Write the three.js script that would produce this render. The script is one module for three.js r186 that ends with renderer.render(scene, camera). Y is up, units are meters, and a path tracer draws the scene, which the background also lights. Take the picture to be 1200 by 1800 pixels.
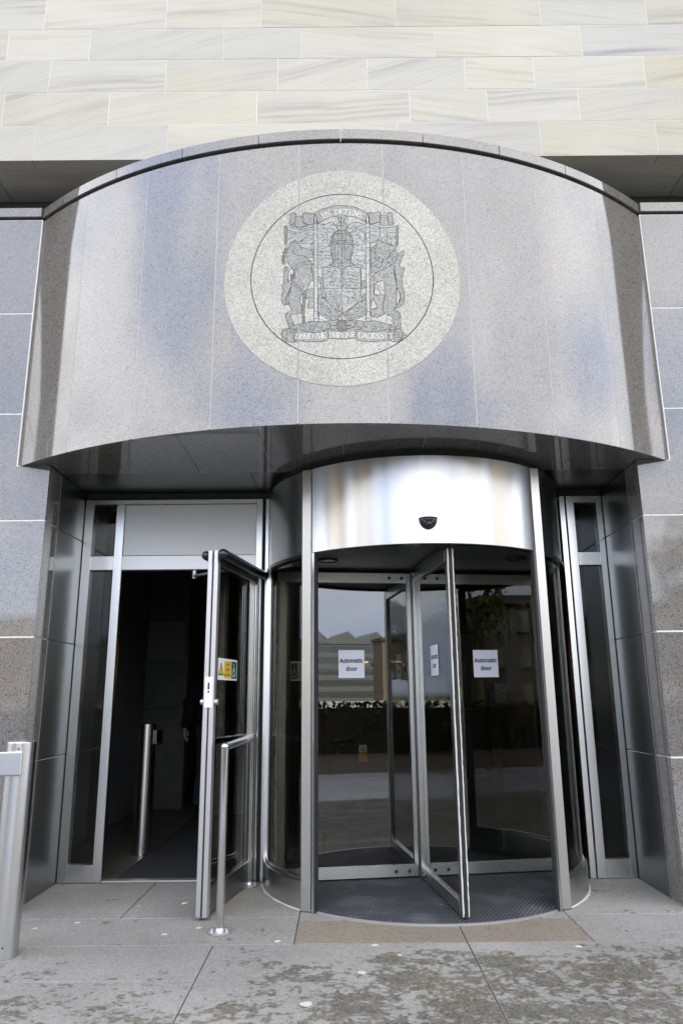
import * as THREE from 'three';
import { mergeGeometries } from 'three/addons/utils/BufferGeometryUtils.js';
import { MarchingCubes } from 'three/addons/objects/MarchingCubes.js';

// ------------------------------------------------------------------ camera, sky, sun, exposure
const S = 0.84;                                   // drawing units to metres
const scene = new THREE.Scene();
const camera = new THREE.PerspectiveCamera(70.1, 2 / 3, 0.05, 1200);
camera.position.set(-0.02 * S, 1.5 * S, 5.75 * S);
camera.rotation.set(Math.atan(322 / 1283), 0, -0.009, 'XYZ');
scene.add(camera);
const renderer = new THREE.WebGLRenderer({ antialias: true });
renderer.toneMapping = THREE.LinearToneMapping;
renderer.toneMappingExposure = 3.75;
renderer.shadowMap.enabled = true;
const sunDir = new THREE.Vector3(0.10, 0.55, -0.83).normalize();   // behind the building: the front stands in its shade
const sun = new THREE.DirectionalLight(0xfff1dc, 3.2);
sun.position.copy(sunDir).multiplyScalar(120);
sun.castShadow = true; sun.shadow.mapSize.set(2048, 2048);
Object.assign(sun.shadow.camera, { left: -80, right: 80, top: 80, bottom: -80, near: 1, far: 400 });
scene.add(sun, sun.target);

// seeded random numbers and value noise
let seed = 7;
const rnd = () => { seed = (seed + 0x6d2b79f5) | 0; let t = Math.imul(seed ^ (seed >>> 15), 1 | seed); t = (t + Math.imul(t ^ (t >>> 7), 61 | t)) ^ t; return ((t ^ (t >>> 14)) >>> 0) / 4294967296; };
const rr = (a, b) => a + (b - a) * rnd();
const hash = (x, y) => { let h = Math.imul(x | 0, 374761393) ^ Math.imul(y | 0, 668265263); h = Math.imul(h ^ (h >>> 13), 1274126177); return ((h ^ (h >>> 16)) >>> 0) / 4294967296; };
const md = (a, n) => ((a % n) + n) % n;
function vn(x, y, p = 0) {                        // p: period (0 = none)
  const ix = Math.floor(x), iy = Math.floor(y), fx = x - ix, fy = y - iy, s = fx * fx * (3 - 2 * fx), t = fy * fy * (3 - 2 * fy);
  const w = p ? (a) => md(a, p) : (a) => a;
  const a = hash(w(ix), w(iy)), b = hash(w(ix + 1), w(iy)), c = hash(w(ix), w(iy + 1)), d = hash(w(ix + 1), w(iy + 1));
  return a + (b - a) * s + (c - a) * t + (a - b - c + d) * s * t;
}
function fbm(x, y, o = 4, p = 0) { let v = 0, a = 0.5, n = 0; for (let i = 0; i < o; i++) { v += a * vn(x, y, p); n += a; a *= 0.5; x = x * 2 + 17 * (p ? 0 : 1); y *= 2; p *= 2; } return v / n; }
const ss = (a, b, x) => { const t = Math.min(1, Math.max(0, (x - a) / (b - a))); return t * t * (3 - 2 * t); };
const mix = (a, b, t) => a + (b - a) * t;

// one sky: blue with broken cloud, the same all round
{
  const W = 1024, H = 512, d = new Float32Array(W * H * 4);
  for (let j = 0; j < H; j++) for (let i = 0; i < W; i++) {
    const el = ((j + 0.5) / H - 0.5) * Math.PI, az = ((i + 0.5) / W - 0.5) * 2 * Math.PI;
    const y = Math.sin(el), x = Math.cos(az) * Math.cos(el), z = Math.sin(az) * Math.cos(el);
    const up = Math.max(0, y), g = Math.pow(1 - up, 3);
    const c = x * sunDir.x + y * sunDir.y + z * sunDir.z;
    let r = mix(0.55, 0.60, g), gg = mix(0.65, 0.73, g), b = mix(0.94, 0.98, g);
    const k = 1 / (up + 0.16), n = fbm(x * k * 1.25 + 40, z * k * 1.25 + 11, 6), a = ss(0.22, 0.52, n) * ss(0.0, 0.26, y);
    const lit = mix(0.98, 1.24, ss(0.36, 0.72, fbm(x * k * 2.3 + 3, z * k * 2.3 + 90, 5))) * (1 + 0.35 * Math.max(0, c) ** 4);
    const glow = 0.5 * Math.max(0, c) ** 8;
    r = mix(r + glow, lit * 1.0, a); gg = mix(gg + glow, lit * 0.995, a); b = mix(b + glow * 0.9, lit * 1.02, a);
    if (y < 0) { const t = ss(0, -0.08, y); r = mix(r, 0.16, t); gg = mix(gg, 0.16, t); b = mix(b, 0.15, t); }
    const o = (j * W + i) * 4; d[o] = r; d[o + 1] = gg; d[o + 2] = b; d[o + 3] = 1;
  }
  const t = new THREE.DataTexture(d, W, H, THREE.RGBAFormat, THREE.FloatType);
  t.mapping = THREE.EquirectangularReflectionMapping; t.magFilter = t.minFilter = THREE.LinearFilter; t.needsUpdate = true;
  scene.background = t; scene.environment = t;
}

// ------------------------------------------------------------------ helpers
const names = {};
const numbered = (n) => { const k = names[n] = (names[n] ?? -1) + 1; return k ? `${n}_${String(k).padStart(3, '0')}` : n; };
function tag(o, label, category, group, kind) { if (label) o.userData.label = label; if (category) o.userData.category = category; if (group) o.userData.group = group; if (kind) o.userData.kind = kind; return o; }
function thing(name, label, category, group) { const o = new THREE.Group(); o.name = numbered(name); scene.add(o); return tag(o, label, category, group); }
function part(name, geo, mat, parent) { const m = new THREE.Mesh(geo, mat); m.castShadow = m.receiveShadow = true; m.name = parent === scene ? numbered(name) : name; parent.add(m); return m; }
function sub(name, parent) { const g = new THREE.Group(); g.name = name; parent.add(g); return g; }
function struct(name, geo, mat, label) { const m = part(name, geo, mat, scene); m.userData.kind = 'structure'; if (label) m.userData.label = label; return m; }

class GB {                                        // collects faces with flat normals and their own uv
  constructor() { this.p = []; this.u = []; this.n = []; }
  tri(a, b, c, ua, ub, uc, na, nb, nc) {
    if (!na) { const n = new THREE.Vector3().subVectors(b, a).cross(new THREE.Vector3().subVectors(c, a)).normalize(); na = nb = nc = n; }
    for (const v of [a, b, c]) this.p.push(v.x, v.y, v.z);
    for (const v of [na, nb, nc]) this.n.push(v.x, v.y, v.z);
    for (const v of [ua, ub, uc]) this.u.push(v[0], v[1]);
  }
  quad(a, b, c, d, ua, ub, uc, ud, na, nb, nc, nd) { this.tri(a, b, c, ua, ub, uc, na, nb, nc); this.tri(a, c, d, ua, uc, ud, na, nc, nd); }
  build() {
    const g = new THREE.BufferGeometry();
    g.setAttribute('position', new THREE.Float32BufferAttribute(this.p, 3)); g.setAttribute('normal', new THREE.Float32BufferAttribute(this.n, 3)); g.setAttribute('uv', new THREE.Float32BufferAttribute(this.u, 2));
    return g;
  }
}
const V = (x, y, z) => new THREE.Vector3(x, y, z);
// a block with chamfered edges, uv in units, moved by (ou, ov)
function cb(x0, x1, y0, y1, z0, z1, b = 0.004, ou = 0, ov = 0) {
  const g = new GB(), lo = [x0, y0, z0], hi = [x1, y1, z1];
  b = Math.min(b, (x1 - x0) * 0.45, (y1 - y0) * 0.45, (z1 - z0) * 0.45);
  const P = (ax, s) => { const q = (i) => (s[i] > 0 ? hi[i] : lo[i]); const r = [0, 1, 2].map((i) => q(i) - (i === ax ? 0 : s[i] * b)); return V(...r); };
  const uvOf = (v, ax) => (ax === 0 ? [v.z + ou, v.y + ov] : ax === 1 ? [v.x + ou, v.z + ov] : [v.x + ou, v.y + ov]);
  const face = (vs, ax, want) => {
    const n = V(0, 0, 0).subVectors(vs[1], vs[0]).cross(V(0, 0, 0).subVectors(vs[2], vs[0]));
    if (n.dot(want) < 0) vs.reverse();
    const u = vs.map((v) => uvOf(v, ax));
    if (vs.length === 4) g.quad(...vs, ...u); else g.tri(...vs, ...u);
  };
  for (let ax = 0; ax < 3; ax++) {
    const o = [0, 1, 2].filter((i) => i !== ax);
    for (const s of [-1, 1]) {
      const vs = [[-1, -1], [1, -1], [1, 1], [-1, 1]].map(([a, c]) => { const k = [0, 0, 0]; k[ax] = s; k[o[0]] = a; k[o[1]] = c; return P(ax, k); });
      const w = [0, 0, 0]; w[ax] = s; face(vs, ax, V(...w));
    }
    if (b > 0) for (const a of [-1, 1]) for (const c of [-1, 1]) {            // edges along ax
      const k = (e) => { const r = [0, 0, 0]; r[ax] = e; r[o[0]] = a; r[o[1]] = c; return r; };
      const w = [0, 0, 0]; w[o[0]] = a; w[o[1]] = c;
      face([P(o[0], k(-1)), P(o[0], k(1)), P(o[1], k(1)), P(o[1], k(-1))], o[0], V(...w));
    }
  }
  if (b > 0) for (const a of [-1, 1]) for (const c of [-1, 1]) for (const e of [-1, 1]) { const k = [a, c, e]; face([P(0, k), P(1, k), P(2, k)], 0, V(...k)); }
  return g.build();
}
// a curved slab: radii r0 < r1 round the y axis, angle from +z towards +x
function arc(r0, r1, a0, a1, y0, y1, seg = 12, ou = 0, ov = 0, b = 0.0) {
  const g = new GB(), pt = (r, a, y) => V(r * Math.sin(a), y, r * Math.cos(a)), nr = (a, s) => V(s * Math.sin(a), 0, s * Math.cos(a));
  for (let i = 0; i < seg; i++) {
    const p = mix(a0, a1, i / seg), q = mix(a0, a1, (i + 1) / seg), u = (a) => r1 * a + ou;
    g.quad(pt(r1, p, y0 + b), pt(r1, q, y0 + b), pt(r1, q, y1 - b), pt(r1, p, y1 - b), [u(p), y0 + ov], [u(q), y0 + ov], [u(q), y1 + ov], [u(p), y1 + ov], nr(p, 1), nr(q, 1), nr(q, 1), nr(p, 1));
    g.quad(pt(r0, q, y0), pt(r0, p, y0), pt(r0, p, y1), pt(r0, q, y1), [u(q), y0 + ov], [u(p), y0 + ov], [u(p), y1 + ov], [u(q), y1 + ov], nr(q, -1), nr(p, -1), nr(p, -1), nr(q, -1));
    g.quad(pt(r1 - b, p, y1), pt(r1 - b, q, y1), pt(r0, q, y1), pt(r0, p, y1), [u(p), r1 + ov], [u(q), r1 + ov], [u(q), r0 + ov], [u(p), r0 + ov]);
    g.quad(pt(r0, p, y0), pt(r0, q, y0), pt(r1 - b, q, y0), pt(r1 - b, p, y0), [u(p), r0 + ov], [u(q), r0 + ov], [u(q), r1 + ov], [u(p), r1 + ov]);
    if (b > 0) {
      g.quad(pt(r1, p, y1 - b), pt(r1, q, y1 - b), pt(r1 - b, q, y1), pt(r1 - b, p, y1), [u(p), y1], [u(q), y1], [u(q), y1 + b], [u(p), y1 + b]);
      g.quad(pt(r1 - b, p, y0), pt(r1 - b, q, y0), pt(r1, q, y0 + b), pt(r1, p, y0 + b), [u(p), y0], [u(q), y0], [u(q), y0 + b], [u(p), y0 + b]);
    }
  }
  if (a1 - a0 < Math.PI * 1.999) {
    g.quad(pt(r1, a1, y0), pt(r0, a1, y0), pt(r0, a1, y1), pt(r1, a1, y1), [0, y0], [r1 - r0, y0], [r1 - r0, y1], [0, y1]);
    g.quad(pt(r0, a0, y0), pt(r1, a0, y0), pt(r1, a0, y1), pt(r0, a0, y1), [0, y0], [r1 - r0, y0], [r1 - r0, y1], [0, y1]);
  }
  return g.build();
}
const cyl = (r, y0, y1, x = 0, z = 0, seg = 28, r2 = r) => { const g = new THREE.CylinderGeometry(r2, r, y1 - y0, seg); g.translate(x, (y0 + y1) / 2, z); return g; };
function disc(r, y0, y1, seg = 48) {              // flat round slab with planar uv
  const g = new THREE.CylinderGeometry(r, r, y1 - y0, seg), p = g.attributes.position, u = g.attributes.uv;
  g.translate(0, (y0 + y1) / 2, 0);
  for (let i = 0; i < p.count; i++) u.setXY(i, p.getX(i), p.getZ(i));
  return g;
}
function tube(pts, r, seg = 40, rs = 14, closed = false) { return new THREE.TubeGeometry(new THREE.CatmullRomCurve3(pts.map((p) => V(...p)), closed, 'catmullrom', 0.1), seg, r, rs, closed); }

// ------------------------------------------------------------------ textures
function tex(W, H, fn, { srgb = true, repeat } = {}) {            // fn(i, j) -> [r, g, b] 0..255
  const d = new Uint8Array(W * H * 4);
  for (let j = 0; j < H; j++) for (let i = 0; i < W; i++) { const c = fn(i, j), o = (j * W + i) * 4; d[o] = Math.max(0, Math.min(255, c[0])); d[o + 1] = Math.max(0, Math.min(255, c[1])); d[o + 2] = Math.max(0, Math.min(255, c[2])); d[o + 3] = 255; }
  const t = new THREE.DataTexture(d, W, H); t.magFilter = THREE.LinearFilter; t.minFilter = THREE.LinearMipmapLinearFilter; t.generateMipmaps = true;
  t.wrapS = t.wrapT = THREE.RepeatWrapping; if (srgb) t.colorSpace = THREE.SRGBColorSpace; if (repeat) t.repeat.set(...repeat); t.needsUpdate = true; return t;
}
// granite: quartz, feldspar and mica grains, with cloudy tone
function granite(W, base, sp, warm) {
  const P = W / 8;
  return tex(W, W, (i, j) => {
    const x = i / W, y = j / W, big = fbm(x * 4, y * 4, 4, 4) - 0.5, g1 = vn(x * W / 2, y * W / 2, W / 2), g2 = vn(x * P * 2 + 0.3, y * P * 2 + 0.7, P * 2), g3 = hash(i, j);
    let v = base * (1 + 0.12 * big) + sp * ((g1 - 0.5) * 0.8 + (g2 - 0.5) * 0.45 + (g3 - 0.5) * 0.5);
    if (g1 < 0.2) v -= sp * 1.1; if (g2 < 0.15) v -= sp * 0.6;
    const w = warm * (0.6 + 0.8 * (g2 - 0.2));
    return [v + w, v + w * 0.2, v - w * 0.8];
  }, { repeat: [0.5, 0.5] });
}
const tGranite = granite(1024, 108, 34, 3.5);
const tSlabGrain = granite(512, 112, 14, 3);
// sandstone: pale with drifting bedding streaks
function sandstone(k, slope, grey, tint) {
  return tex(1024, 512, (i, j) => {
    const x = i / 1024 * 3, y = j / 512 * 1.2, bend = 0.5 * fbm(x * 0.7 + k * 9, y * 1.1 + k, 3), w = y - x * slope + 0.22 * bend;
    const broad = fbm(x * 0.5 + k * 31, w * 7, 3), fine = fbm(x * 1.6 + k * 13, w * 46, 3), hair = fbm(x * 3 + k * 5, w * 120, 2), f = hash(i + k * 7, j) - 0.5, cl = fbm(x * 1.3 + k * 3, y * 2.2, 4) - 0.5;
    const st = ss(0.5, 0.8, broad) * (0.35 + 0.65 * ss(0.3, 0.7, fine));
    const v = 173 + 12 * cl - grey * 0.75 * st - 6 * ss(0.52, 0.8, fine) - 5 * ss(0.55, 0.8, hair) + 11 * f - (hash(i + k, j * 3) > 0.996 ? 26 : 0);
    const yl = tint * (0.4 + ss(0.35, 0.7, fbm(x * 0.9 + 7 * k, w * 4, 3)));
    return [v + 2 + yl * 0.1, v - 1, v - 9.5 - yl * 0.8 + grey * 0.16 * st];
  }, { repeat: [1 / 3, 1 / 1.2] });
}
const tSand = [sandstone(1, 0.08, 16, 2), sandstone(2, 0.34, 18, 1), sandstone(3, -0.14, 14, 4), sandstone(4, 0.03, 44, 0), sandstone(5, 0.2, 14, 7)];
// paving: a pale worn film over darker aggregate; film lost in ragged patches, most in front of the door
const PX0 = -4.2, PX1 = 4.2, PZ0 = -1, PZ1 = 3.2;
const paveAt = (i, j) => {
  const x = mix(PX0, PX1, i / 2048), z = mix(PZ0, PZ1, j / 1024);
  const lost = ss(0.68, 1.05, z + 0.22 * (fbm(x * 3, z * 3, 3) - 0.5)) * mix(0.36, 1, ss(-1.2, 0.6, x + 0.25 * z - 0.25));
  const n = 0.36 * fbm(x * 3.4 + 5, z * 5.2, 5) + 0.33 * fbm(x * 17 + 9, z * 21, 4) + 0.31 * fbm(x * 46, z * 50 + 7, 4), t = mix(0.67, 0.46, lost);
  const grit = hash(i, j) - 0.5, g2 = vn(i / 2.2, j / 2.2) - 0.5;
  const m = ss(t - 0.02, t + 0.03, n + 0.09 * g2 + 0.05 * grit) * (0.78 + 0.22 * ss(0.4, 0.62, fbm(x * 30, z * 34 + 3, 3)));
  const cl = fbm(x * 1.3 + 3, z * 1.7, 4) - 0.5, br = fbm(x * 2.2 + 50, z * 2.2, 4);
  const v = 123 + 34 * cl + 20 * grit + 22 * g2, dv = 72 + 34 * grit + 40 * g2 + 26 * cl, rust = ss(0.56, 0.72, br);
  let c = [mix(v + 1, dv + 3 + rust * 4, m * 0.92), mix(v - 1, dv + rust * 1, m * 0.92), mix(v - 6, dv - 9 - rust * 4, m * 0.92)];
  const gum = [[0.42, 0.55, 0.028], [0.16, 0.72, 0.022], [0.57, 0.6, 0.016], [-0.3, 0.66, 0.014], [-1.2, 0.47, 0.018], [-1.86, 0.2, 0.02], [-2.1, 0.32, 0.016], [-0.45, 0.63, 0.022], [0.07, 1.18, 0.024], [-0.22, 1.6, 0.03], [1.4, 0.78, 0.022], [-1.0, 0.34, 0.02], [0.3, 0.9, 0.014], [-1.55, -0.2, 0.014]];
  for (const [gx, gz, r] of gum) { const q = Math.hypot(x - gx, (z - gz)) / r; if (q < 1 + 0.3 * g2) c = [178, 174, 164]; }
  return c;
};
const tPave = tex(2048, 1024, paveAt, { repeat: [1 / (PX1 - PX0), 1 / (PZ1 - PZ0)] });
tPave.wrapS = tPave.wrapT = THREE.MirroredRepeatWrapping; tPave.offset.set(-PX0 / (PX1 - PX0), -PZ0 / (PZ1 - PZ0));
const tPaveBump = tex(512, 512, (i, j) => { const v = 120 + 70 * (vn(i / 2, j / 2, 256) - 0.5) + 60 * (hash(i, j) - 0.5) + 60 * (fbm(i / 64, j / 64, 3, 8) - 0.5); return [v, v, v]; }, { srgb: false, repeat: [1, 1] });
const tRubber = tex(256, 256, (i, j) => { const c = 32, x = i + (Math.floor(j / c) % 2) * c / 2, q = Math.hypot(md(x, c) - c / 2, md(j, c) - c / 2) / c, v = q < 0.3 ? 210 : 70; return [v, v, v]; }, { srgb: false, repeat: [5, 5] });
const tRubberC = tex(1024, 1024, (i, j) => { const c = 16, x = i + (Math.floor(j / c) % 2) * c / 2, q = Math.hypot(md(x, c) - c / 2, md(j, c) - c / 2) / c, n = fbm(i / 120, j / 120, 4), d = ss(0.45, 0.75, n); let v = (q < 0.36 ? 74 : 20) + 24 * d + 10 * (hash(i, j) - 0.5); if (vn(i / 5, j / 5) > 0.94 && vn(i / 50, j / 50) > 0.5) v = 165; return [v, v + 3, v + 8]; }, { repeat: [0.5, 0.5] });
const tConc = tex(512, 512, (i, j) => { const v = 120 + 40 * (fbm(i / 64, j / 64, 5, 8) - 0.5) + 14 * (hash(i, j) - 0.5); return [v, v, v - 2]; }, { repeat: [0.6, 0.6] });

// ------------------------------------------------------------------ materials
const MS = (o) => new THREE.MeshStandardMaterial(o), MP = (o) => new THREE.MeshPhysicalMaterial(o);
const lin = (r, g, b) => new THREE.Color().setRGB(r, g ?? r, b ?? r);
const M = {
  granite: MP({ map: tGranite, roughness: 0.055, ior: 1.75 }),
  grout: MS({ color: lin(0.66, 0.65, 0.62), roughness: 0.95 }),
  groutFine: MS({ color: lin(0.46, 0.455, 0.44), roughness: 0.95 }),
  mortar: MS({ color: lin(0.42, 0.41, 0.38), roughness: 1 }),
  groutDark: MS({ color: lin(0.03), roughness: 1 }),
  slabBed: MS({ color: lin(0.10, 0.095, 0.085), roughness: 1 }),
  core: MS({ color: lin(0.28, 0.27, 0.25), roughness: 0.95 }),
  pave: MS({ map: tPave, roughness: 0.82, bumpMap: tPaveBump, bumpScale: 0.004 }),
  paveR: null,
  kerbStone: MS({ map: tSlabGrain, color: lin(1.04, 0.90, 0.72), roughness: 0.8, bumpMap: tPaveBump, bumpScale: 0.003 }),
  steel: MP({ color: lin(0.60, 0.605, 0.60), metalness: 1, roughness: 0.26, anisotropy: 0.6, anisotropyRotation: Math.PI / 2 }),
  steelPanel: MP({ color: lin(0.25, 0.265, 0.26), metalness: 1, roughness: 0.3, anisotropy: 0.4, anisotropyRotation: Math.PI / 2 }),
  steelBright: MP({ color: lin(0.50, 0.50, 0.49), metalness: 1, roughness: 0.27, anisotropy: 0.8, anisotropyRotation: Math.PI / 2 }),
  polish: MS({ color: lin(0.62), metalness: 1, roughness: 0.18 }),
  alu: MS({ color: lin(0.52, 0.52, 0.53), metalness: 0.85, roughness: 0.42 }),
  transom: MS({ color: lin(0.74, 0.75, 0.76), metalness: 0.0, roughness: 0.35 }),
  glass: MP({ color: lin(0.58, 0.58, 0.55), transmission: 1, thickness: 0, roughness: 0.0, ior: 1.9 }),
  glassClear: MP({ color: lin(0.58, 0.58, 0.55), transmission: 1, thickness: 0, roughness: 0.0, ior: 1.55 }),
  glassDark: MP({ color: lin(0.10, 0.11, 0.11), roughness: 0.03, ior: 1.6 }),
  black: MS({ color: lin(0.012), roughness: 0.6 }),
  gloss: MP({ color: lin(0.012, 0.013, 0.015), roughness: 0.18, ior: 1.5 }),
  seal: MS({ color: lin(0.008, 0.009, 0.011), roughness: 0.75 }),
  brush: MS({ color: lin(0.55, 0.54, 0.5), roughness: 0.95 }),
  ceil: MS({ color: lin(0.035, 0.036, 0.038), roughness: 0.35, metalness: 0.2 }),
  rubber: MS({ map: tRubberC, roughness: 0.85, bumpMap: tRubber, bumpScale: 0.004 }),
  carpet: MS({ color: lin(0.018, 0.019, 0.022), roughness: 0.95, bumpMap: tRubber, bumpScale: 0.003 }),
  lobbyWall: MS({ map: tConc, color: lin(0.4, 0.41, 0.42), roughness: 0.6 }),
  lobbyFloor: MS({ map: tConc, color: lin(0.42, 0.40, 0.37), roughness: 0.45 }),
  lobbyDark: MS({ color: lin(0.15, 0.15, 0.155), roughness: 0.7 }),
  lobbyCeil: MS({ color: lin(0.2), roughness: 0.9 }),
  lamp: MS({ color: lin(0.2), emissive: lin(1, 0.62, 0.22), emissiveIntensity: 0.75 }),
  rust: MS({ color: lin(0.25, 0.13, 0.06), roughness: 0.9 }),
};
const gTones = [[1, 1, 1], [0.9, 0.9, 0.91], [1.08, 1.07, 1.05], [0.96, 0.94, 0.9]].map((c) => { const m = M.granite.clone(); m.color = lin(...c); return m; });
const gAny = () => gTones[Math.floor(rnd() * gTones.length)];
// the carving's outlines on the disc, in millimetres from its centre: x1, y1, x2, y2, ...
const CREST_FILL = [
[-239,513,-196,518,-153,513,-110,530,-76,508,-54,460,-93,422,-110,354,-110,277,-95,199,-119,160,-178,144,-229,146,-238,223,-264,311,-264,340,-239,358],
[27,503,62,526,96,528,131,514,165,508,195,471,189,354,187,219,179,142,109,139,67,160,38,198,51,275,50,342,35,401,10,450],
[-465,505,-452,513,-404,513,-347,489,-291,506,-235,513,-234,363,-299,356,-355,353,-394,382,-428,350,-450,352,-459,362],
[182,505,242,494,303,485,355,495,403,509,398,421,395,350,352,338,300,352,253,370,180,361],
[-235,606,-205,632,-162,652,-110,667,-67,674,-28,675,20,672,63,663,115,641,166,613,192,613,178,525,148,533,97,562,45,577,-28,586,-84,579,-144,556,-201,527,-235,523],
[-327,607,-320,618,-299,619,-235,606,-238,574,-239,520,-274,515,-302,526,-317,537,-321,574],
[-379,592,-325,587,-319,534,-298,520,-302,510,-341,496,-382,511,-387,533],
[-419,617,-407,626,-388,626,-372,614,-380,583,-383,535,-396,526,-404,517,-424,528,-427,546,-418,580],
[185,611,227,613,258,624,272,616,265,572,265,534,252,530,204,516,182,520,179,569],
[270,590,312,592,326,564,329,520,312,507,256,510,265,534],
[316,606,327,619,343,624,359,613,359,576,370,535,362,515,347,508,329,520,326,550,326,582],
[-458,159,-445,166,-431,157,-428,100,-429,34,-409,18,-405,4,-425,-42,-444,-102,-446,-130,-423,-147,-449,-153,-471,-137,-478,-109,-476,-67,-464,-28,-475,9,-465,34,-465,103],
[-294,-45,-262,-30,-233,-29,-178,-35,-178,-180,-228,-183,-270,-188,-285,-176,-282,-157,-262,-98,-294,-111],
[-394,377,-385,391,-368,365,-355,345,-331,326,-297,313,-255,291,-234,266,-231,247,-245,231,-267,236,-291,224,-264,205,-245,171,-255,147,-225,89,-191,67,-160,28,-156,-8,-164,-45,-151,-83,-154,-106,-178,-103,-180,-63,-188,-7,-202,30,-237,36,-263,32,-278,-9,-299,-42,-328,-80,-342,-105,-337,-145,-323,-188,-332,-224,-358,-230,-404,-235,-405,-262,-386,-309,-386,-341,-419,-334,-430,-302,-448,-245,-441,-218,-406,-202,-404,-188,-423,-147,-431,-112,-421,-53,-405,4,-405,42,-389,78,-387,131,-410,156,-439,211,-445,274,-432,323,-411,354],
[441,301,429,248,404,188,407,150,439,147,421,75,422,-1,434,-75,421,-141,391,-180,357,-186,366,-158,392,-133,403,-86,386,-31,375,35,364,139,370,206,389,260],
[179,9,209,1,209,-84,283,-82,272,-147,268,-203,276,-235,242,-259,225,-270,196,-262,175,-265,172,-205,227,-198,221,-163,200,-119,181,-149,175,-103],
[232,115,184,52,159,23,133,35,115,20,103,-10,112,-31,126,-38,137,-24,156,-55,173,-47,177,-17,217,10,260,35,285,23,284,-35,288,-86,274,-147,269,-194,280,-232,326,-255,345,-279,339,-316,304,-329,307,-358,319,-368,361,-371,391,-364,398,-300,397,-254,386,-222,357,-200,359,-181,370,-153,373,-41,370,34,359,100,356,162,331,185,271,154],
[223,335,197,307,187,257,188,180,190,95,227,103,279,130,331,164,370,201,386,245,385,293,364,307,317,329],
[236,389,233,321,220,296,225,239,219,208,250,201,267,184,278,197,285,212,319,234,343,274,368,302,388,342,345,334,300,352,264,368],
[-239,540,-227,608,-214,538,-220,529,-212,524,-209,-216,-204,-218,-201,-271,-223,-353,-241,-270,-238,-217,-241,525,-232,529],
[153,534,166,604,181,535,176,525,184,520,174,-216,179,-222,183,-274,160,-354,140,-275,144,-222,153,519,160,524],
[-58,583,-43,596,-25,602,-6,595,6,578,4,553,-10,536,12,506,8,474,-7,460,-48,460,-64,475,-67,507,-45,534,-58,554],
[-110,373,-103,412,-84,441,-54,458,1,457,31,440,49,408,54,372,47,340,-29,333,-103,342],
[-102,332,-29,339,45,331,53,275,39,217,38,186,69,162,25,154,-26,127,-81,151,-121,160,-94,180,-97,214,-112,272],
[-174,142,-119,143,-77,151,-30,127,21,152,67,141,111,136,112,-10,108,-85,77,-155,26,-201,-28,-233,-82,-200,-136,-139,-161,-66,-173,12],
[-436,-352,-386,-322,-302,-306,-261,-294,-177,-302,-78,-288,22,-296,104,-296,146,-305,196,-295,287,-317,337,-339,386,-369,385,-414,-427,-407],
[-203,-92,-182,-82,-165,-106,-144,-130,-119,-163,-78,-205,-28,-235,-45,-265,-78,-292,-136,-279,-178,-251,-207,-216,-207,-146],
[142,-90,128,-78,113,-104,108,-136,73,-164,26,-206,-24,-235,-11,-266,22,-293,88,-275,130,-252,149,-224,146,-150],
[-136,-360,-78,-374,-33,-384,21,-357,71,-345,112,-357,83,-371,70,-425,21,-440,-33,-443,-95,-438,-138,-429],
[-386,-357,-344,-356,-260,-383,-177,-382,-139,-360,-134,-434,-151,-453,-210,-461,-276,-460,-351,-448,-384,-459,-395,-429],
[69,-373,86,-365,145,-383,211,-382,278,-368,313,-358,311,-444,251,-457,193,-464,119,-461,83,-454,67,-436],
[-471,-359,-453,-346,-394,-351,-373,-364,-372,-446,-409,-456,-451,-448,-470,-425],
[307,-376,336,-362,387,-355,407,-368,406,-436,376,-457,334,-457,305,-441]];
const CREST_OPEN = [
[-408,146,-391,131,-391,83,-406,56,-426,43,-429,110],
[-408,-4,-421,-42,-438,-93,-441,-121,-431,-121,-424,-70,-413,-33],
[358,157,365,91,371,49,368,91,368,148],
[378,-22,398,-77,392,-124,374,-157,372,-97],
[216,1,230,-8,254,-73,258,-83,224,-82,209,-70],
[183,-154,199,-121,221,-165,222,-193,182,-196],
[189,95,217,105,191,64]];
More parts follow.
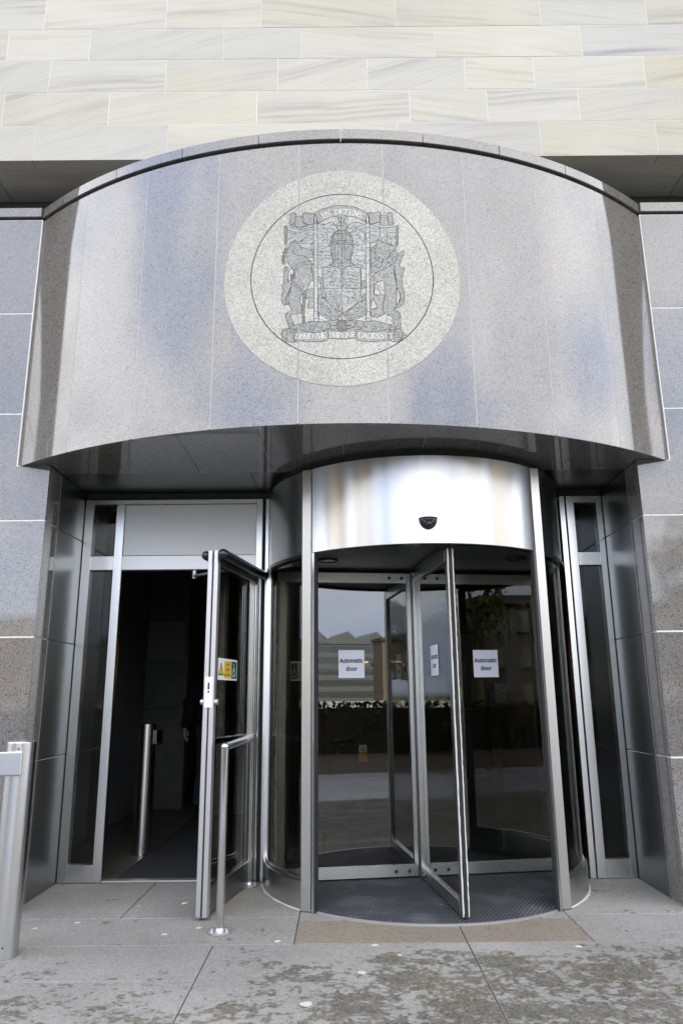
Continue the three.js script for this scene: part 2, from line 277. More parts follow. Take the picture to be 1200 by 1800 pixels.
const CREST_LINE = [
[-443,496,-442,376],
[-463,505,-443,496,-395,497,-343,476,-239,500],
[-443,483,-373,441,-433,397],
[-343,471,-291,488,-239,490],
[-351,438,-308,467,-239,476],
[-239,417,-308,435,-265,447],
[-394,362,-308,376,-239,386],
[261,488,259,367],
[316,483,309,350],
[183,453,261,448],
[183,422,260,412],
[315,444,382,447],
[310,408,381,412],
[383,498,378,346],
[184,481,255,473],
[182,378,245,375],
[300,352,275,368,277,395,301,411,336,406,352,379,343,354,322,358,314,377],
[-309,526,-278,515,-239,517],
[200,518,234,531,256,534],
[-420,536,-409,545,-400,534,-406,523],
[338,530,349,538,357,528,349,516],
[-236,-217,-206,-218],
[-239,-271,-201,-272],
[144,-222,179,-222],
[140,-276,183,-275],
[-241,471,-212,469],
[-241,432,-211,430],
[152,441,183,441],
[152,400,182,400],
[-241,525,-212,524],
[153,519,184,520],
[-110,401,-76,426,-29,435,18,425,51,399],
[-105,359,-29,351,48,357],
[-29,458,-29,343],
[-67,449,-89,412,-93,361],
[10,448,31,410,37,360],
[-54,455,-59,411,-55,361],
[0,455,3,411,-3,360],
[-102,378,-29,370,45,376],
[-93,320,-100,257,-89,218],
[-76,326,-81,257,-72,213],
[-55,328,-59,256,-53,210],
[-29,327,-30,256,-30,212],
[-6,327,-2,256,-9,210],
[16,325,21,256,12,212],
[35,321,41,255,30,217],
[-97,214,-77,204,-55,213,-30,203,-4,212,17,203,39,215],
[-30,198,-30,141],
[-44,179,-16,179],
[-43,160,-17,160],
[-85,180,-43,181],
[-13,181,34,179],
[-29,127,-30,-229],
[-172,-31,111,-34],
[-19,122,-20,-24],
[105,127,103,-22,-20,-22],
[-166,130,-165,-22],
[-39,120,-39,-24],
[-132,-55,-44,-59,-51,-182,-90,-145,-119,-98,-132,-55],
[-153,-50,-140,-102,-94,-168,-40,-215],
[-115,-65,-54,-168],
[-102,-63,-51,-155],
[-90,-63,-48,-131],
[-77,-62,-47,-108],
[-65,-62,-46,-90],
[-119,-72,-61,-173],
[-9,93,25,107,75,93,96,103],
[-9,70,33,84,66,72,96,79],
[-10,41,24,53,75,38,93,48],
[-6,13,32,25,74,10,95,18],
[-10,-6,32,-1,87,-11],
[-144,96,-119,114,-94,95,-111,67,-77,52,-94,19,-128,29],
[-136,67,-102,43,-119,1,-77,-5],
[-2,-67,32,-57,65,-76,40,-104,73,-109,48,-141,14,-132],
[-6,-95,23,-109,6,-146,31,-160],
[-204,338,-153,321,-115,325],
[-208,289,-161,278,-110,281],
[-208,251,-153,249,-102,243],
[-204,207,-161,220,-110,219],
[-204,183,-178,202,-187,154],
[-162,443,-136,423,-144,384],
[-136,472,-110,481,-84,461],
[-179,483,-144,472,-119,442],
[-204,396,-179,375,-136,384,-112,373],
[-144,355,-127,335,-110,335],
[-183,424,-162,428,-170,404,-192,400],
[68,294,111,285,147,293],
[68,246,110,237,146,242],
[76,212,110,189,144,199],
[60,342,94,333,147,343],
[61,440,79,459,113,465,143,431,146,372],
[70,410,95,430,108,401,86,381,69,396],
[48,352,69,367,95,352,90,323,64,313,52,328,69,342,82,335],
[27,469,53,489,79,508],
[44,440,70,479,105,499],
[95,391,129,372,146,353],
[76,179,93,169,126,141],
[-389,318,-393,289,-371,259,-324,251,-296,237],
[-346,325,-328,305],
[-404,156,-323,197,-259,205],
[-391,136,-315,177,-248,171],
[-278,419,-359,357],
[-284,427,-346,372],
[-374,139,-382,69],
[-263,148,-242,71,-220,56],
[-428,-302,-386,-309],
[-310,107,-263,72],
[244,312,261,307,269,293],
[312,290,326,283,333,272],
[229,220,247,235,276,221,272,197],
[247,235,250,201],
[205,296,222,306],
[200,257,222,272],
[199,219,223,234],
[195,180,225,196],
[198,142,229,172,250,163],
[245,134,271,163,288,145],
[296,160,318,194,340,185],
[349,205,358,239,375,245],
[319,232,345,253],
[262,154,245,144,228,148],
[121,18,129,-10,150,-24],
[295,69,316,98],
[247,2,275,-54],
[280,-235,326,-252],
[321,-284,354,-311],
[356,-209,381,-245,388,-282],
[319,-367,324,-344],
[353,-370,358,-342],
[196,-260,213,-241,238,-245],
[-331,-353,-319,-321,-302,-354],
[-273,-364,-261,-328,-244,-370],
[-194,-372,-182,-331,-173,-368],
[-144,-346,-128,-305,-111,-347],
[54,-348,67,-307,83,-348],
[112,-357,125,-316,137,-357],
[195,-370,208,-333,220,-369],
[245,-364,258,-332,270,-359],
[-386,-357,-385,-445],
[319,-371,318,-453],
[-449,-348,-434,-365,-433,-443],
[-460,-423,-448,-415,-437,-427,-447,-439],
[-397,-424,-385,-415,-376,-430,-386,-443],
[368,-430,385,-419,397,-432,384,-446,372,-439],
[344,-370,343,-447],
[-419,-366,-410,-380,-373,-382],
[-190,-119,-169,-106,-153,-134,-174,-152,-190,-137],
[-174,-184,-153,-171,-132,-195,-148,-217,-169,-208],
[-136,-195,-111,-195,-111,-232,-136,-227],
[-203,-156,-178,-166,-186,-193],
[-119,-250,-69,-260],
[-161,-240,-111,-273],
[107,-109,132,-104,136,-132,110,-141],
[56,-197,81,-188,89,-215,64,-225],
[106,-187,131,-183,139,-215,114,-224],
[5,-252,63,-243],
[22,-280,88,-257],
[-78,-196,-61,-242,-36,-252],
[22,-197,-3,-243,-20,-252],
[-75,579,-71,524],
[21,577,17,523],
[-54,568,-2,563],
[-50,529,-2,528],
[-54,499,3,499],
[-32,588,-31,470]];
const CREST_CURL = [[-447,315],[-460,287],[-465,256],[-468,225],[-464,200]], CREST_CHAIN = [[-403,81],[-399,49],[-383,19],[-362,-4],[-340,-26],[-320,-50],[-311,-84],[-312,-119],[-314,-153],[-317,-186],[-317,-220],[-314,-257],[-313,-285]];
function rebase(g, x, y, z) { g.position.set(x, y, z); for (const c of g.children) c.position.sub(V(x, y, z)); return g; }
const DEG = Math.PI / 180;

// ------------------------------------------------------------------ ground: paving slabs on a bed
const lawn = struct('lawn', (() => { const g = new THREE.PlaneGeometry(1000, 1000, 1, 1); g.rotateX(-Math.PI / 2); g.translate(0, -0.14, 0); return g; })(), MS({ color: lin(0.05, 0.075, 0.022), roughness: 1 }), 'grass beyond the paving');
const pavement = struct('pavement', cb(-26, 26, -0.12, -0.012, -0.95, 3.8, 0), M.slabBed, 'grey stone paving with worn dark patches in front of the doors');
function slab(x0, x1, z0, z1, mat = M.pave, j = 0.003, dy = 0) { part('slab', cb(x0 + j, x1 - j, -0.05, dy, z0 + j, z1 - j, 0.003, 0, 0), mat, pavement); }
const tiny = () => rr(-0.0015, 0.0015);
for (const [x0, x1, z0, z1] of [
  [-2.44, -1.59, -0.9, -0.42], [-1.59, -0.34, -0.9, -0.42], [-2.44, -1.59, -0.42, 0.12], [-1.59, -0.34, -0.42, 0.12], [-3.9, -2.44, 0.012, 0.12], [-3.9, -0.34, 0.12, 0.69],
  [-3.6, -0.84, 0.69, 1.28], [-3.6, -0.84, 1.28, 2.2], [-0.84, 0.74, 0.69, 2.2], [0.74, 3.4, 0.69, 2.2], [-5.4, -3.6, 0.69, 2.2], [3.4, 5.2, 0.69, 2.2], [-5.6, -3.9, 0.012, 0.69],
  [1.53, 2.44, -0.9, 0.11], [1.53, 3.6, 0.11, 0.69], [2.44, 3.6, 0.012, 0.11], [3.6, 5.4, 0.012, 0.69], [-0.34, 1.53, -0.9, 0.2]]) slab(x0, x1, z0, z1, M.pave, 0.003, tiny());
for (let z = 2.2; z < 3.7; z += 0.8) for (let x = -6.4 + (Math.round(z * 10) % 3) * 0.5; x < 6.4; x += 1.58) slab(x, x + 1.58, z, z + 0.8, M.pave, 0.003, tiny());
for (const s of [-1, 1]) for (let z = 0.012; z < 3.5; z += 1.26) for (let k = 0; k < 4; k++) { const a = 7.0 + k * 3, b = a + 3; slab(s < 0 ? -b : a, s < 0 ? -a : b, z, z + 1.26, M.pave, 0.004, tiny()); }
// warm stone band round the mat of the revolving door
for (const [x0, x1] of [[-0.34, 0.74], [0.74, 1.53]]) part('threshold_stone', cb(x0 + 0.003, x1 - 0.003, -0.05, 0.001, 0.203, 0.687, 0.003), M.kerbStone, pavement);
// blue-grey setts further out, seen in the door glass
const tSett = tex(512, 512, (i, j) => { const r = Math.floor(j / 32), x = i + (r % 2) * 32, e = Math.min(md(x, 64), 64 - md(x, 64), md(j, 32), 32 - md(j, 32)), t = hash(Math.floor(md(x, 512) / 64), r); const v = e < 2.5 ? 40 : 88 + 60 * t + 14 * (hash(i, j) - 0.5); return [v - 4, v, v + 10]; }, { repeat: [0.6, 0.6] });
const setts = struct('sett_paving', cb(-26, 26, -0.13, -0.004, 3.802, 7.4, 0), MS({ map: tSett, roughness: 0.3 }), 'blue-grey sett paving beyond the slabs');
struct('gravel_path', cb(-26, 26, -0.13, -0.006, 7.402, 12.2, 0), MS({ color: lin(0.05, 0.038, 0.022), roughness: 1 }), 'brown gravel path beyond the setts');
const road = struct('road', cb(-300, 300, -0.16, -0.10, 26, 38, 0), MS({ color: lin(0.055), roughness: 0.9 }), 'asphalt road across the lawn');

// ------------------------------------------------------------------ sandstone front above
const sand = thing('sandstone_wall', 'pale sandstone ashlar wall overhanging above the curved granite canopy', 'wall');
part('wall_core', cb(-26, 26, 6.07, 24, -18, 0.18, 0), M.core, sand);
part('joint_bed', cb(-26, 26, 6.062, 24, 0.181, 0.3165, 0), MS({ color: lin(0.58, 0.57, 0.53), roughness: 1 }), sand);
const sandMat = tSand.map((t) => MS({ map: t, roughness: 0.9 }));
const sandTone = tSand.map((t) => [[1, 1, 1], [0.93, 0.93, 0.95], [1.03, 1.02, 1.0], [0.95, 0.93, 0.89]].map((c) => MS({ map: t, color: lin(...c), roughness: 0.9 })));   // quarry tones
const rows = [
  [6.05, 6.415, [-2.69, -1.52, 0.5, 1.76, 2.78], [1, 1, 2, 0, 2, 2]],
  [6.415, 6.765, [-3.0, -2.06, -0.74, 0.62, 1.31, 2.13], [1, 1, 4, 0, 2, 0, 4]],
  [6.765, 7.115, [-2.62, -1.57, -0.56, 0.25, 1.13, 1.75, 2.75], [1, 0, 4, 1, 1, 2, 0, 4]],
  [7.115, 7.465, [-3.03, -2.28, -1.06, -0.35, 0.87, 2.21], [0, 3, 1, 1, 2, 2, 3]],
  [7.465, 7.82, [-2.72, -1.6, -0.72, 0.52, 1.86, 2.84], [0, 0, 0, 2, 2, 2, 0]],
];
for (let k = 0; k < 5; k++) { const y = 7.82 + k * 0.353, j = []; for (let x = -2.9 + rr(-0.5, 0.5); x < 2.9; x += rr(0.75, 1.4)) j.push(x); rows.push([y, y + 0.353, j, [...j, 0].map(() => Math.floor(rnd() * 4))]); }
for (const [y0, y1, inner, tones] of rows) {
  const xs = [...inner], tn = [...tones];
  while (xs[0] > -8) { xs.unshift(xs[0] - rr(0.8, 1.4)); tn.unshift(Math.floor(rnd() * 3)); }
  while (xs.at(-1) < 8) { xs.push(xs.at(-1) + rr(0.8, 1.4)); tn.push(Math.floor(rnd() * 3)); }
  for (let i = 0; i + 1 < xs.length; i++) part('stone_block', cb(xs[i] + 0.003, xs[i + 1] - 0.003, y0 + 0.003, y1 - 0.003, 0.2, 0.3185 + rr(-0.001, 0.001), 0.001, -xs[i] + rr(0, 2.98 - (xs[i + 1] - xs[i])), -y0 + rr(0, 0.83)), sandTone[tn[i + 1] ?? 0][Math.floor(rnd() * 4)], sand);
}
for (const s of [-1, 1]) part('stone_facing', cb(s < 0 ? -26 : 9.6, s < 0 ? -9.6 : 26, 6.05, 24, 0.2, 0.318, 0), sandMat[0], sand);
for (let x = -9.3; x < 9; x += 1.55) part('soffit_stone', cb(x + 0.004, x + 1.546, 6.058, 6.12, -0.24, 0.192, 0.003, rr(0, 9), rr(0, 9)), sandMat[2], sand);
part('clerestory_glass', cb(-26, 26, 5.5, 6.06, -0.4, -0.25, 0), M.glassDark, sand);
rebase(sand, 0, 6.05, 0);

// ------------------------------------------------------------------ granite walls either side
const yJ = [0, 1.027, 1.962, 2.897, 3.82, 4.755, 5.69];
function graniteWall(s, label) {
  const w = thing('granite_wall', label, 'wall');
  const X = (a, b) => (s < 0 ? [-b, -a] : [a, b]);
  part('wall_core', cb(...X(2.47, 26), 0, 5.66, -1.0, -0.045, 0), M.core, w);
  part('rear_core', cb(...(s < 0 ? [-26, -2.95] : [4.1, 26]), 0, 5.66, -18, -1.005, 0), M.core, w);
  part('joint_bed', mergeGeometries([cb(...X(2.425, 2.69), 0, 3.362, -0.044, -0.003, 0), cb(...X(2.69, 26), 0, 5.69, -0.044, -0.003, 0)]), M.grout, w);
  const g = 0.0065;
  for (let k = 0; k < 6; k++) {
    const y0 = yJ[k], y1 = yJ[k + 1];
    let x = 2.42;
    for (let c = 0; c < 9; c++) {
      const x1 = x + (c ? 1.25 : 1.3), ou = rr(0, 20), ov = rr(0, 20), m = gAny();
      const box = (a, b, p, q) => cb(...X(a, b), p, q, -0.043, 0 + (c ? tiny() : 0), c ? 0.003 : 0, ou, ov);
      let geo;
      if (c) geo = box(x + g, x1 - g, y0 + g, y1 - g);
      else if (y1 < 3.3) geo = box(x, x1 - g, y0 + g, y1 - g);
      else if (y0 < 3.3) geo = mergeGeometries([box(x, x1 - g, y0 + g, 3.357), box(2.7, x1 - g, 3.357, y1 - g)]);
      else geo = box(2.7, x1 - g, y0 + g, y1 - g);
      part('granite_panel', geo, m, w);
      x = x1;
    }
    if (y0 < 3.3) part('return_panel', cb(...X(2.42, 2.46), y0 + 0.004, Math.min(y1, 3.362) - 0.004, -0.262, -0.051, 0.003, rr(0, 20), rr(0, 20)), gAny(), w);
  }
  part('granite_facing', cb(...X(13.75, 26), 0, 5.69, -0.043, -0.001, 0), M.granite, w);
  part('return_bed', cb(...X(2.426, 2.468), 0, 3.362, -0.27, -0.046, 0), M.grout, w);
  part('coping_gap', cb(...X(2.7, 26), 5.69, 5.715, -0.3, -0.02, 0), M.groutDark, w);
  for (let x = 2.7, c = 0; x < 14; x += 1.25, c++) part('coping_stone', cb(...X(x + 0.003, x + 1.247), 5.715, 5.81, -0.24, 0.012, 0.004, rr(0, 9), rr(0, 9)), gAny(), w);
  // brushed steel lining of the entrance recess
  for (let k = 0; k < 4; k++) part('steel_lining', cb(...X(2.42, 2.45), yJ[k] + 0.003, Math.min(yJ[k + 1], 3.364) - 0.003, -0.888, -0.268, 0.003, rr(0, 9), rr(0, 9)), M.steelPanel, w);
  part('lining_gap', cb(...X(2.424, 2.47), 0, 3.364, -0.9, -0.264, 0), M.groutDark, w);
  return rebase(w, s * 2.69, 0, 0);
}
graniteWall(-1, 'polished granite wall left of the entrance, behind the steel bollard');
graniteWall(1, 'polished granite wall right of the entrance, beside the revolving door');

// ------------------------------------------------------------------ curved canopy with the carved disc
const CR = 4.337, CZ = -3.424, PA = 8.55 * DEG;
const can = thing('entrance_canopy', 'curved grey granite canopy over the entrance with a pale round carved coat of arms', 'canopy');
const canAt = (geo) => { geo.translate(0, 0, CZ); return geo; };
part('joint_bed', canAt(arc(CR - 0.05, CR - 0.0015, -4.5 * PA, 4.5 * PA, 3.367, 5.688, 72)), M.groutFine, can);
for (let i = -4; i <= 4; i++) part('fascia_panel', canAt(arc(CR - 0.045, CR, (i - 0.5) * PA + 0.0008, (i + 0.5) * PA - 0.0008, 3.357, 5.69, 10, rr(0, 20), rr(0, 20), 0.003)), gTones[[3, 2, 0, 2, 0, 1, 0, 2, 3][i + 4]], can);
part('coping_gap', canAt(arc(CR - 0.22, CR - 0.016, -4.5 * PA, 4.5 * PA, 5.69, 5.718, 60)), M.groutDark, can);
for (let i = -5; i < 5; i++) { const a = Math.max(i * PA, -4.5 * PA), b = Math.min((i + 1) * PA, 4.5 * PA); part('coping_stone', canAt(arc(CR - 0.24, CR + 0.014, a + 0.0007, b - 0.0007, 5.718, 5.812, 10, rr(0, 9), rr(0, 9), 0.004)), gAny(), can); }
const zArc = (x, r) => Math.sqrt(r * r - x * x) + CZ;
function soffitStrip(x0, x1, r, zb, y0, y1, ou, ov) {
  const g = new GB(), n = 8;
  for (let i = 0; i < n; i++) {
    const a = mix(x0, x1, i / n), b = mix(x0, x1, (i + 1) / n), za = Math.max(zArc(a, r), zb + 0.001), zc = Math.max(zArc(b, r), zb + 0.001);
    g.quad(V(a, y0, zb), V(b, y0, zb), V(b, y0, zc), V(a, y0, za), [a + ou, zb + ov], [b + ou, zb + ov], [b + ou, zc + ov], [a + ou, za + ov]);
    g.quad(V(a, y1, za), V(b, y1, zc), V(b, y1, zb), V(a, y1, zb), [a + ou, za + ov], [b + ou, zc + ov], [b + ou, zb + ov], [a + ou, zb + ov]);
  }
  const e = (x, f) => { const z = Math.max(zArc(x, r), zb + 0.001), q = [V(x, y0, zb), V(x, y0, z), V(x, y1, z), V(x, y1, zb)]; if (f) q.reverse(); g.quad(...q, [zb, y0], [z, y0], [z, y1], [zb, y1]); };
  e(x0, true); e(x1, false);
  return g.build();
}
for (let k = -4; k < 4; k++) { const a = Math.max(k * 0.615, -2.42), b = Math.min((k + 1) * 0.615, 2.42); part('soffit_panel', soffitStrip(a + 0.003, b - 0.003, CR - 0.052, -0.262, 3.367, 3.397, rr(0, 9), rr(0, 9)), gAny(), can); }
for (const s of [-1, 1]) part('soffit_panel', soffitStrip(Math.min(s * 2.423, s * 2.66), Math.max(s * 2.423, s * 2.66), CR - 0.052, 0.003, 3.367, 3.397, rr(0, 9), rr(0, 9)), gAny(), can);
part('soffit_bed', soffitStrip(-2.42, 2.42, CR - 0.052, -0.262, 3.374, 3.432, 0, 0), M.grout, can);
part('canopy_lid', soffitStrip(-2.66, 2.66, CR - 0.23, -0.3, 5.64, 5.69, 0, 0), M.core, can);
part('lintel_core', cb(-2.465, 2.465, 3.442, 5.63, -1.0, -0.05, 0), M.core, can);
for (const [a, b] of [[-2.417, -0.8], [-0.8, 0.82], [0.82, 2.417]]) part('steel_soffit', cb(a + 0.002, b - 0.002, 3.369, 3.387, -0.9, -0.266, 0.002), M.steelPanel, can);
part('soffit_backing', cb(-2.465, 2.465, 3.388, 3.442, -1.0, -0.266, 0), M.core, can);

// the disc: pale hammered stone inlaid over three panels, the arms cut into it
{
  const N = 2048, RAD = 0.9, k = N / (2 * RAD * 1000);           // pixels per millimetre
  const sx = (x) => N / 2 + (x + 29) * k, sy = (y) => N / 2 - (y - 88) * k;
  const cv = document.createElement('canvas'); cv.width = cv.height = N; const c = cv.getContext('2d');
  const cr = document.createElement('canvas'); cr.width = cr.height = N; const q = cr.getContext('2d');
  c.fillStyle = 'rgb(166,165,159)'; c.fillRect(0, 0, N, N); q.fillStyle = 'rgb(128,235,128)'; q.fillRect(0, 0, N, N);
  const path = (x, a, close) => {
    x.beginPath(); const P = []; for (let i = 0; i < a.length; i += 2) P.push([sx(a[i]), sy(a[i + 1])]);
    const n = P.length, at = (i) => (close ? P[(i + n) % n] : P[Math.max(0, Math.min(n - 1, i))]);
    x.moveTo(...P[0]);
    for (let i = 0; i < (close ? n : n - 1); i++) { const a0 = at(i - 1), b0 = at(i), b1 = at(i + 1), b2 = at(i + 2), t = 0.13; x.bezierCurveTo(b0[0] + (b1[0] - a0[0]) * t, b0[1] + (b1[1] - a0[1]) * t, b1[0] - (b2[0] - b0[0]) * t, b1[1] - (b2[1] - b0[1]) * t, ...b1); }
    if (close) x.closePath();
  };
  const stroke = (w, dark = 58) => { c.lineWidth = w; c.strokeStyle = `rgb(${dark},${dark - 1},${dark - 3})`; c.lineJoin = c.lineCap = 'round'; c.stroke(); };
  const qs = (w) => { q.lineWidth = w; q.strokeStyle = 'rgb(40,240,40)'; q.lineJoin = q.lineCap = 'round'; q.stroke(); };
  const circ = (x, y, r) => { c.beginPath(); c.arc(x, y, r, 0, 7); q.beginPath(); q.arc(x, y, r, 0, 7); };
  circ(N / 2, N / 2, 686 * k); stroke(8, 52); qs(8);
  const shade = 'rgb(140,140,140)';
  const fill = (a, n) => { const f = n < 2 ? 150 : n < 4 ? 144 : n === 19 || n === 20 ? 152 : n === 24 ? 142 : 130; path(c, a, true); c.fillStyle = `rgb(${f},${f},${f - 1})`; c.fill(); stroke(4.6, 58); path(q, a, true); q.fillStyle = 'rgb(120,140,120)'; q.fill(); qs(4.6); };
  const open = (a) => { path(c, a, true); c.fillStyle = 'rgb(166,165,159)'; c.fill(); stroke(4); path(q, a, true); q.fillStyle = 'rgb(128,235,128)'; q.fill(); qs(4); };
  CREST_FILL.forEach(fill);
  // cut hair, feathers and folds: short curved strokes kept inside each figure
  [[0, 150, 0.2], [1, 150, 2.9], [13, 130, 1.2], [16, 130, 1.8], [17, 110, 2.2], [11, 40, 1.5], [14, 50, 1.6], [23, 60, 1.57], [22, 60, 0.3], [25, 120, 1.4], [26, 60, 0.7], [27, 60, 2.4], [2, 30, 0.4], [3, 30, 0.2], [24, 110, 0.6]].forEach(([n, cnt, dir]) => {
    const a = CREST_FILL[n], xs = a.filter((_, i) => i % 2 === 0), ys = a.filter((_, i) => i % 2), x0 = Math.min(...xs), x1 = Math.max(...xs), y0 = Math.min(...ys), y1 = Math.max(...ys);
    if (CREST_FILL.length <= n) return; c.save(); path(c, a, true); c.clip();
    for (let i = 0; i < cnt; i++) { const x = sx(rr(x0, x1)), y = sy(rr(y0, y1)), d = dir + rr(-0.7, 0.7), l = rr(10, 34), b = rr(-9, 9); c.beginPath(); c.moveTo(x, y); c.quadraticCurveTo(x + Math.cos(d) * l * 0.5 + b, y + Math.sin(d) * l * 0.5 + b, x + Math.cos(d) * l, y + Math.sin(d) * l); stroke(2.6, 72); }
    c.restore();
  }); CREST_OPEN.forEach(open);
  for (const a of CREST_LINE) { path(c, a, false); stroke(3.4, 62); path(q, a, false); qs(3.8); }
  for (const [x, y] of CREST_CURL) { circ(sx(x), sy(y), 15); c.fillStyle = shade; c.fill(); stroke(4.5); qs(4.5); circ(sx(x) - 2, sy(y), 6); stroke(3.4); }
  CREST_CHAIN.forEach(([x, y], i) => { const nx = CREST_CHAIN[Math.min(i + 1, CREST_CHAIN.length - 1)], pv = CREST_CHAIN[Math.max(0, i - 1)], an = Math.atan2(-(nx[1] - pv[1]), nx[0] - pv[0]); c.beginPath(); c.ellipse(sx(x), sy(y), 25, 13, an, 0, 7); c.fillStyle = shade; c.fill(); stroke(4.6); c.beginPath(); c.ellipse(sx(x), sy(y), 14, 5, an, 0, 7); stroke(3.4); });
  // the star of the order
  { const x0 = sx(-32), y0 = sy(-334); c.beginPath(); for (let i = 0; i < 24; i++) { const r = i % 2 ? 34 : i % 6 === 0 ? 82 : 62, a = i / 24 * 6.2832 - Math.PI / 2; c[i ? 'lineTo' : 'moveTo'](x0 + r * 0.95 * Math.cos(a), y0 + r * Math.sin(a)); } c.closePath(); c.fillStyle = 'rgb(116,113,104)'; c.fill(); stroke(4.8); for (const r of [12, 26]) { circ(x0, y0, r); stroke(3.6); } for (let i = 0; i < 8; i++) { const a = i * 0.785; c.beginPath(); c.moveTo(x0 + 26 * Math.cos(a), y0 + 26 * Math.sin(a)); c.lineTo(x0 + 50 * Math.cos(a), y0 + 50 * Math.sin(a)); stroke(3.2); } }
  // rope edging of the two banners
  for (const line of [[-462, 500, -460, 366], [384, 497, 378, 352]]) { for (let t = 0; t <= 1.001; t += 0.1) { c.beginPath(); c.ellipse(sx(mix(line[0], line[2], t)) + 12, sy(mix(line[1], line[3], t)), 9, 5, 0.5, 0, 7); stroke(3.2); } }
  // mottoes on the ribbons, cut pale
  const letter = (s, x, y, rot, size) => { c.save(); c.translate(sx(x), sy(y)); c.rotate(rot); c.font = `${size}px serif`; c.textAlign = 'center'; c.textBaseline = 'middle'; c.fillStyle = 'rgb(190,189,184)'; c.fillText(s, 0, 0); c.restore(); };
  const word = (s, x0, x1, yOf, size) => { [...s].forEach((ch, i) => { const t = (i + 0.5) / s.length, x = mix(x0, x1, t), d = (yOf(x + 4) - yOf(x - 4)) / 8; letter(ch, x, yOf(x), -Math.atan(d), size); }); };
  word('IN DEFENS', -186, 134, (x) => 622 - 0.00165 * (x + 28) ** 2, 74);
  word('NEMO·ME', -372, -148, (x) => -414 + 0.0004 * (x + 258) ** 2, 70);
  word('IMPUNE', -138, 68, (x) => -411 + 0.0004 * (x + 30) ** 2, 66);
  word('LACESSIT', 84, 338, (x) => -417 + 0.0004 * (x - 198) ** 2, 68);
  // stone grain over all of it
  const im = c.getImageData(0, 0, N, N), d = im.data;
  for (let j = 0; j < N; j++) for (let i = 0; i < N; i++) {
    const o = (j * N + i) * 4, g1 = vn(i / 5, j / 5), g2 = vn(i / 11 + 40, j / 11), big = fbm(i / 420, j / 420, 3) - 0.5, v = (g1 - 0.5) * 34 + (g2 - 0.5) * 30 + 20 * big - (g1 < 0.14 ? 40 : 0);
    d[o] += v + 1; d[o + 1] += v; d[o + 2] += v - 3;
  }
  c.putImageData(im, 0, 0);
  const map = new THREE.CanvasTexture(cv); map.colorSpace = THREE.SRGBColorSpace; map.anisotropy = 8;
  const rm = new THREE.CanvasTexture(cr);
  const mat = MP({ map, roughness: 1, roughnessMap: rm, bumpMap: rm, bumpScale: 0.003, ior: 1.5 });
  const y0 = 4.538, r = 0.897, off = 0.0, rs = CR + 0.003;
  const pieces = [[-r, -0.5 * PA * CR - 0.0035], [-0.5 * PA * CR + 0.0035, 0.5 * PA * CR - 0.0035], [0.5 * PA * CR + 0.0035, r]];
  pieces.forEach(([a, b]) => {
    const g = new GB(), n = 40, P = (s, y, rad) => V(rad * Math.sin(s / CR), y, rad * Math.cos(s / CR)), hh = (s) => Math.sqrt(Math.max(0, r * r - s * s)), uv = (s, y) => [0.5 + (s - off) / (2 * RAD), 0.5 + y / (2 * RAD)];
    for (let i = 0; i < n; i++) {
      const s = mix(a, b, i / n), t = mix(a, b, (i + 1) / n), hs = hh(s), ht = hh(t), ns = V(Math.sin(s / CR), 0, Math.cos(s / CR)), nt = V(Math.sin(t / CR), 0, Math.cos(t / CR));
      g.quad(P(s, y0 - hs, rs), P(t, y0 - ht, rs), P(t, y0 + ht, rs), P(s, y0 + hs, rs), uv(s, -hs), uv(t, -ht), uv(t, ht), uv(s, hs), ns, nt, nt, ns);
      g.quad(P(s, y0 + hs, rs), P(t, y0 + ht, rs), P(t, y0 + ht, rs - 0.006), P(s, y0 + hs, rs - 0.006), uv(s, hs), uv(t, ht), uv(t, ht), uv(s, hs));
      g.quad(P(t, y0 - ht, rs), P(s, y0 - hs, rs), P(s, y0 - hs, rs - 0.006), P(t, y0 - ht, rs - 0.006), uv(t, -ht), uv(s, -hs), uv(s, -hs), uv(t, -ht));
    }
    const m = part('carved_disc', canAt(g.build()), mat, can);
    m.userData.label = 'pale hammered stone disc cut with a coat of arms';
  });
}
rebase(can, 0, 3.357, 0);
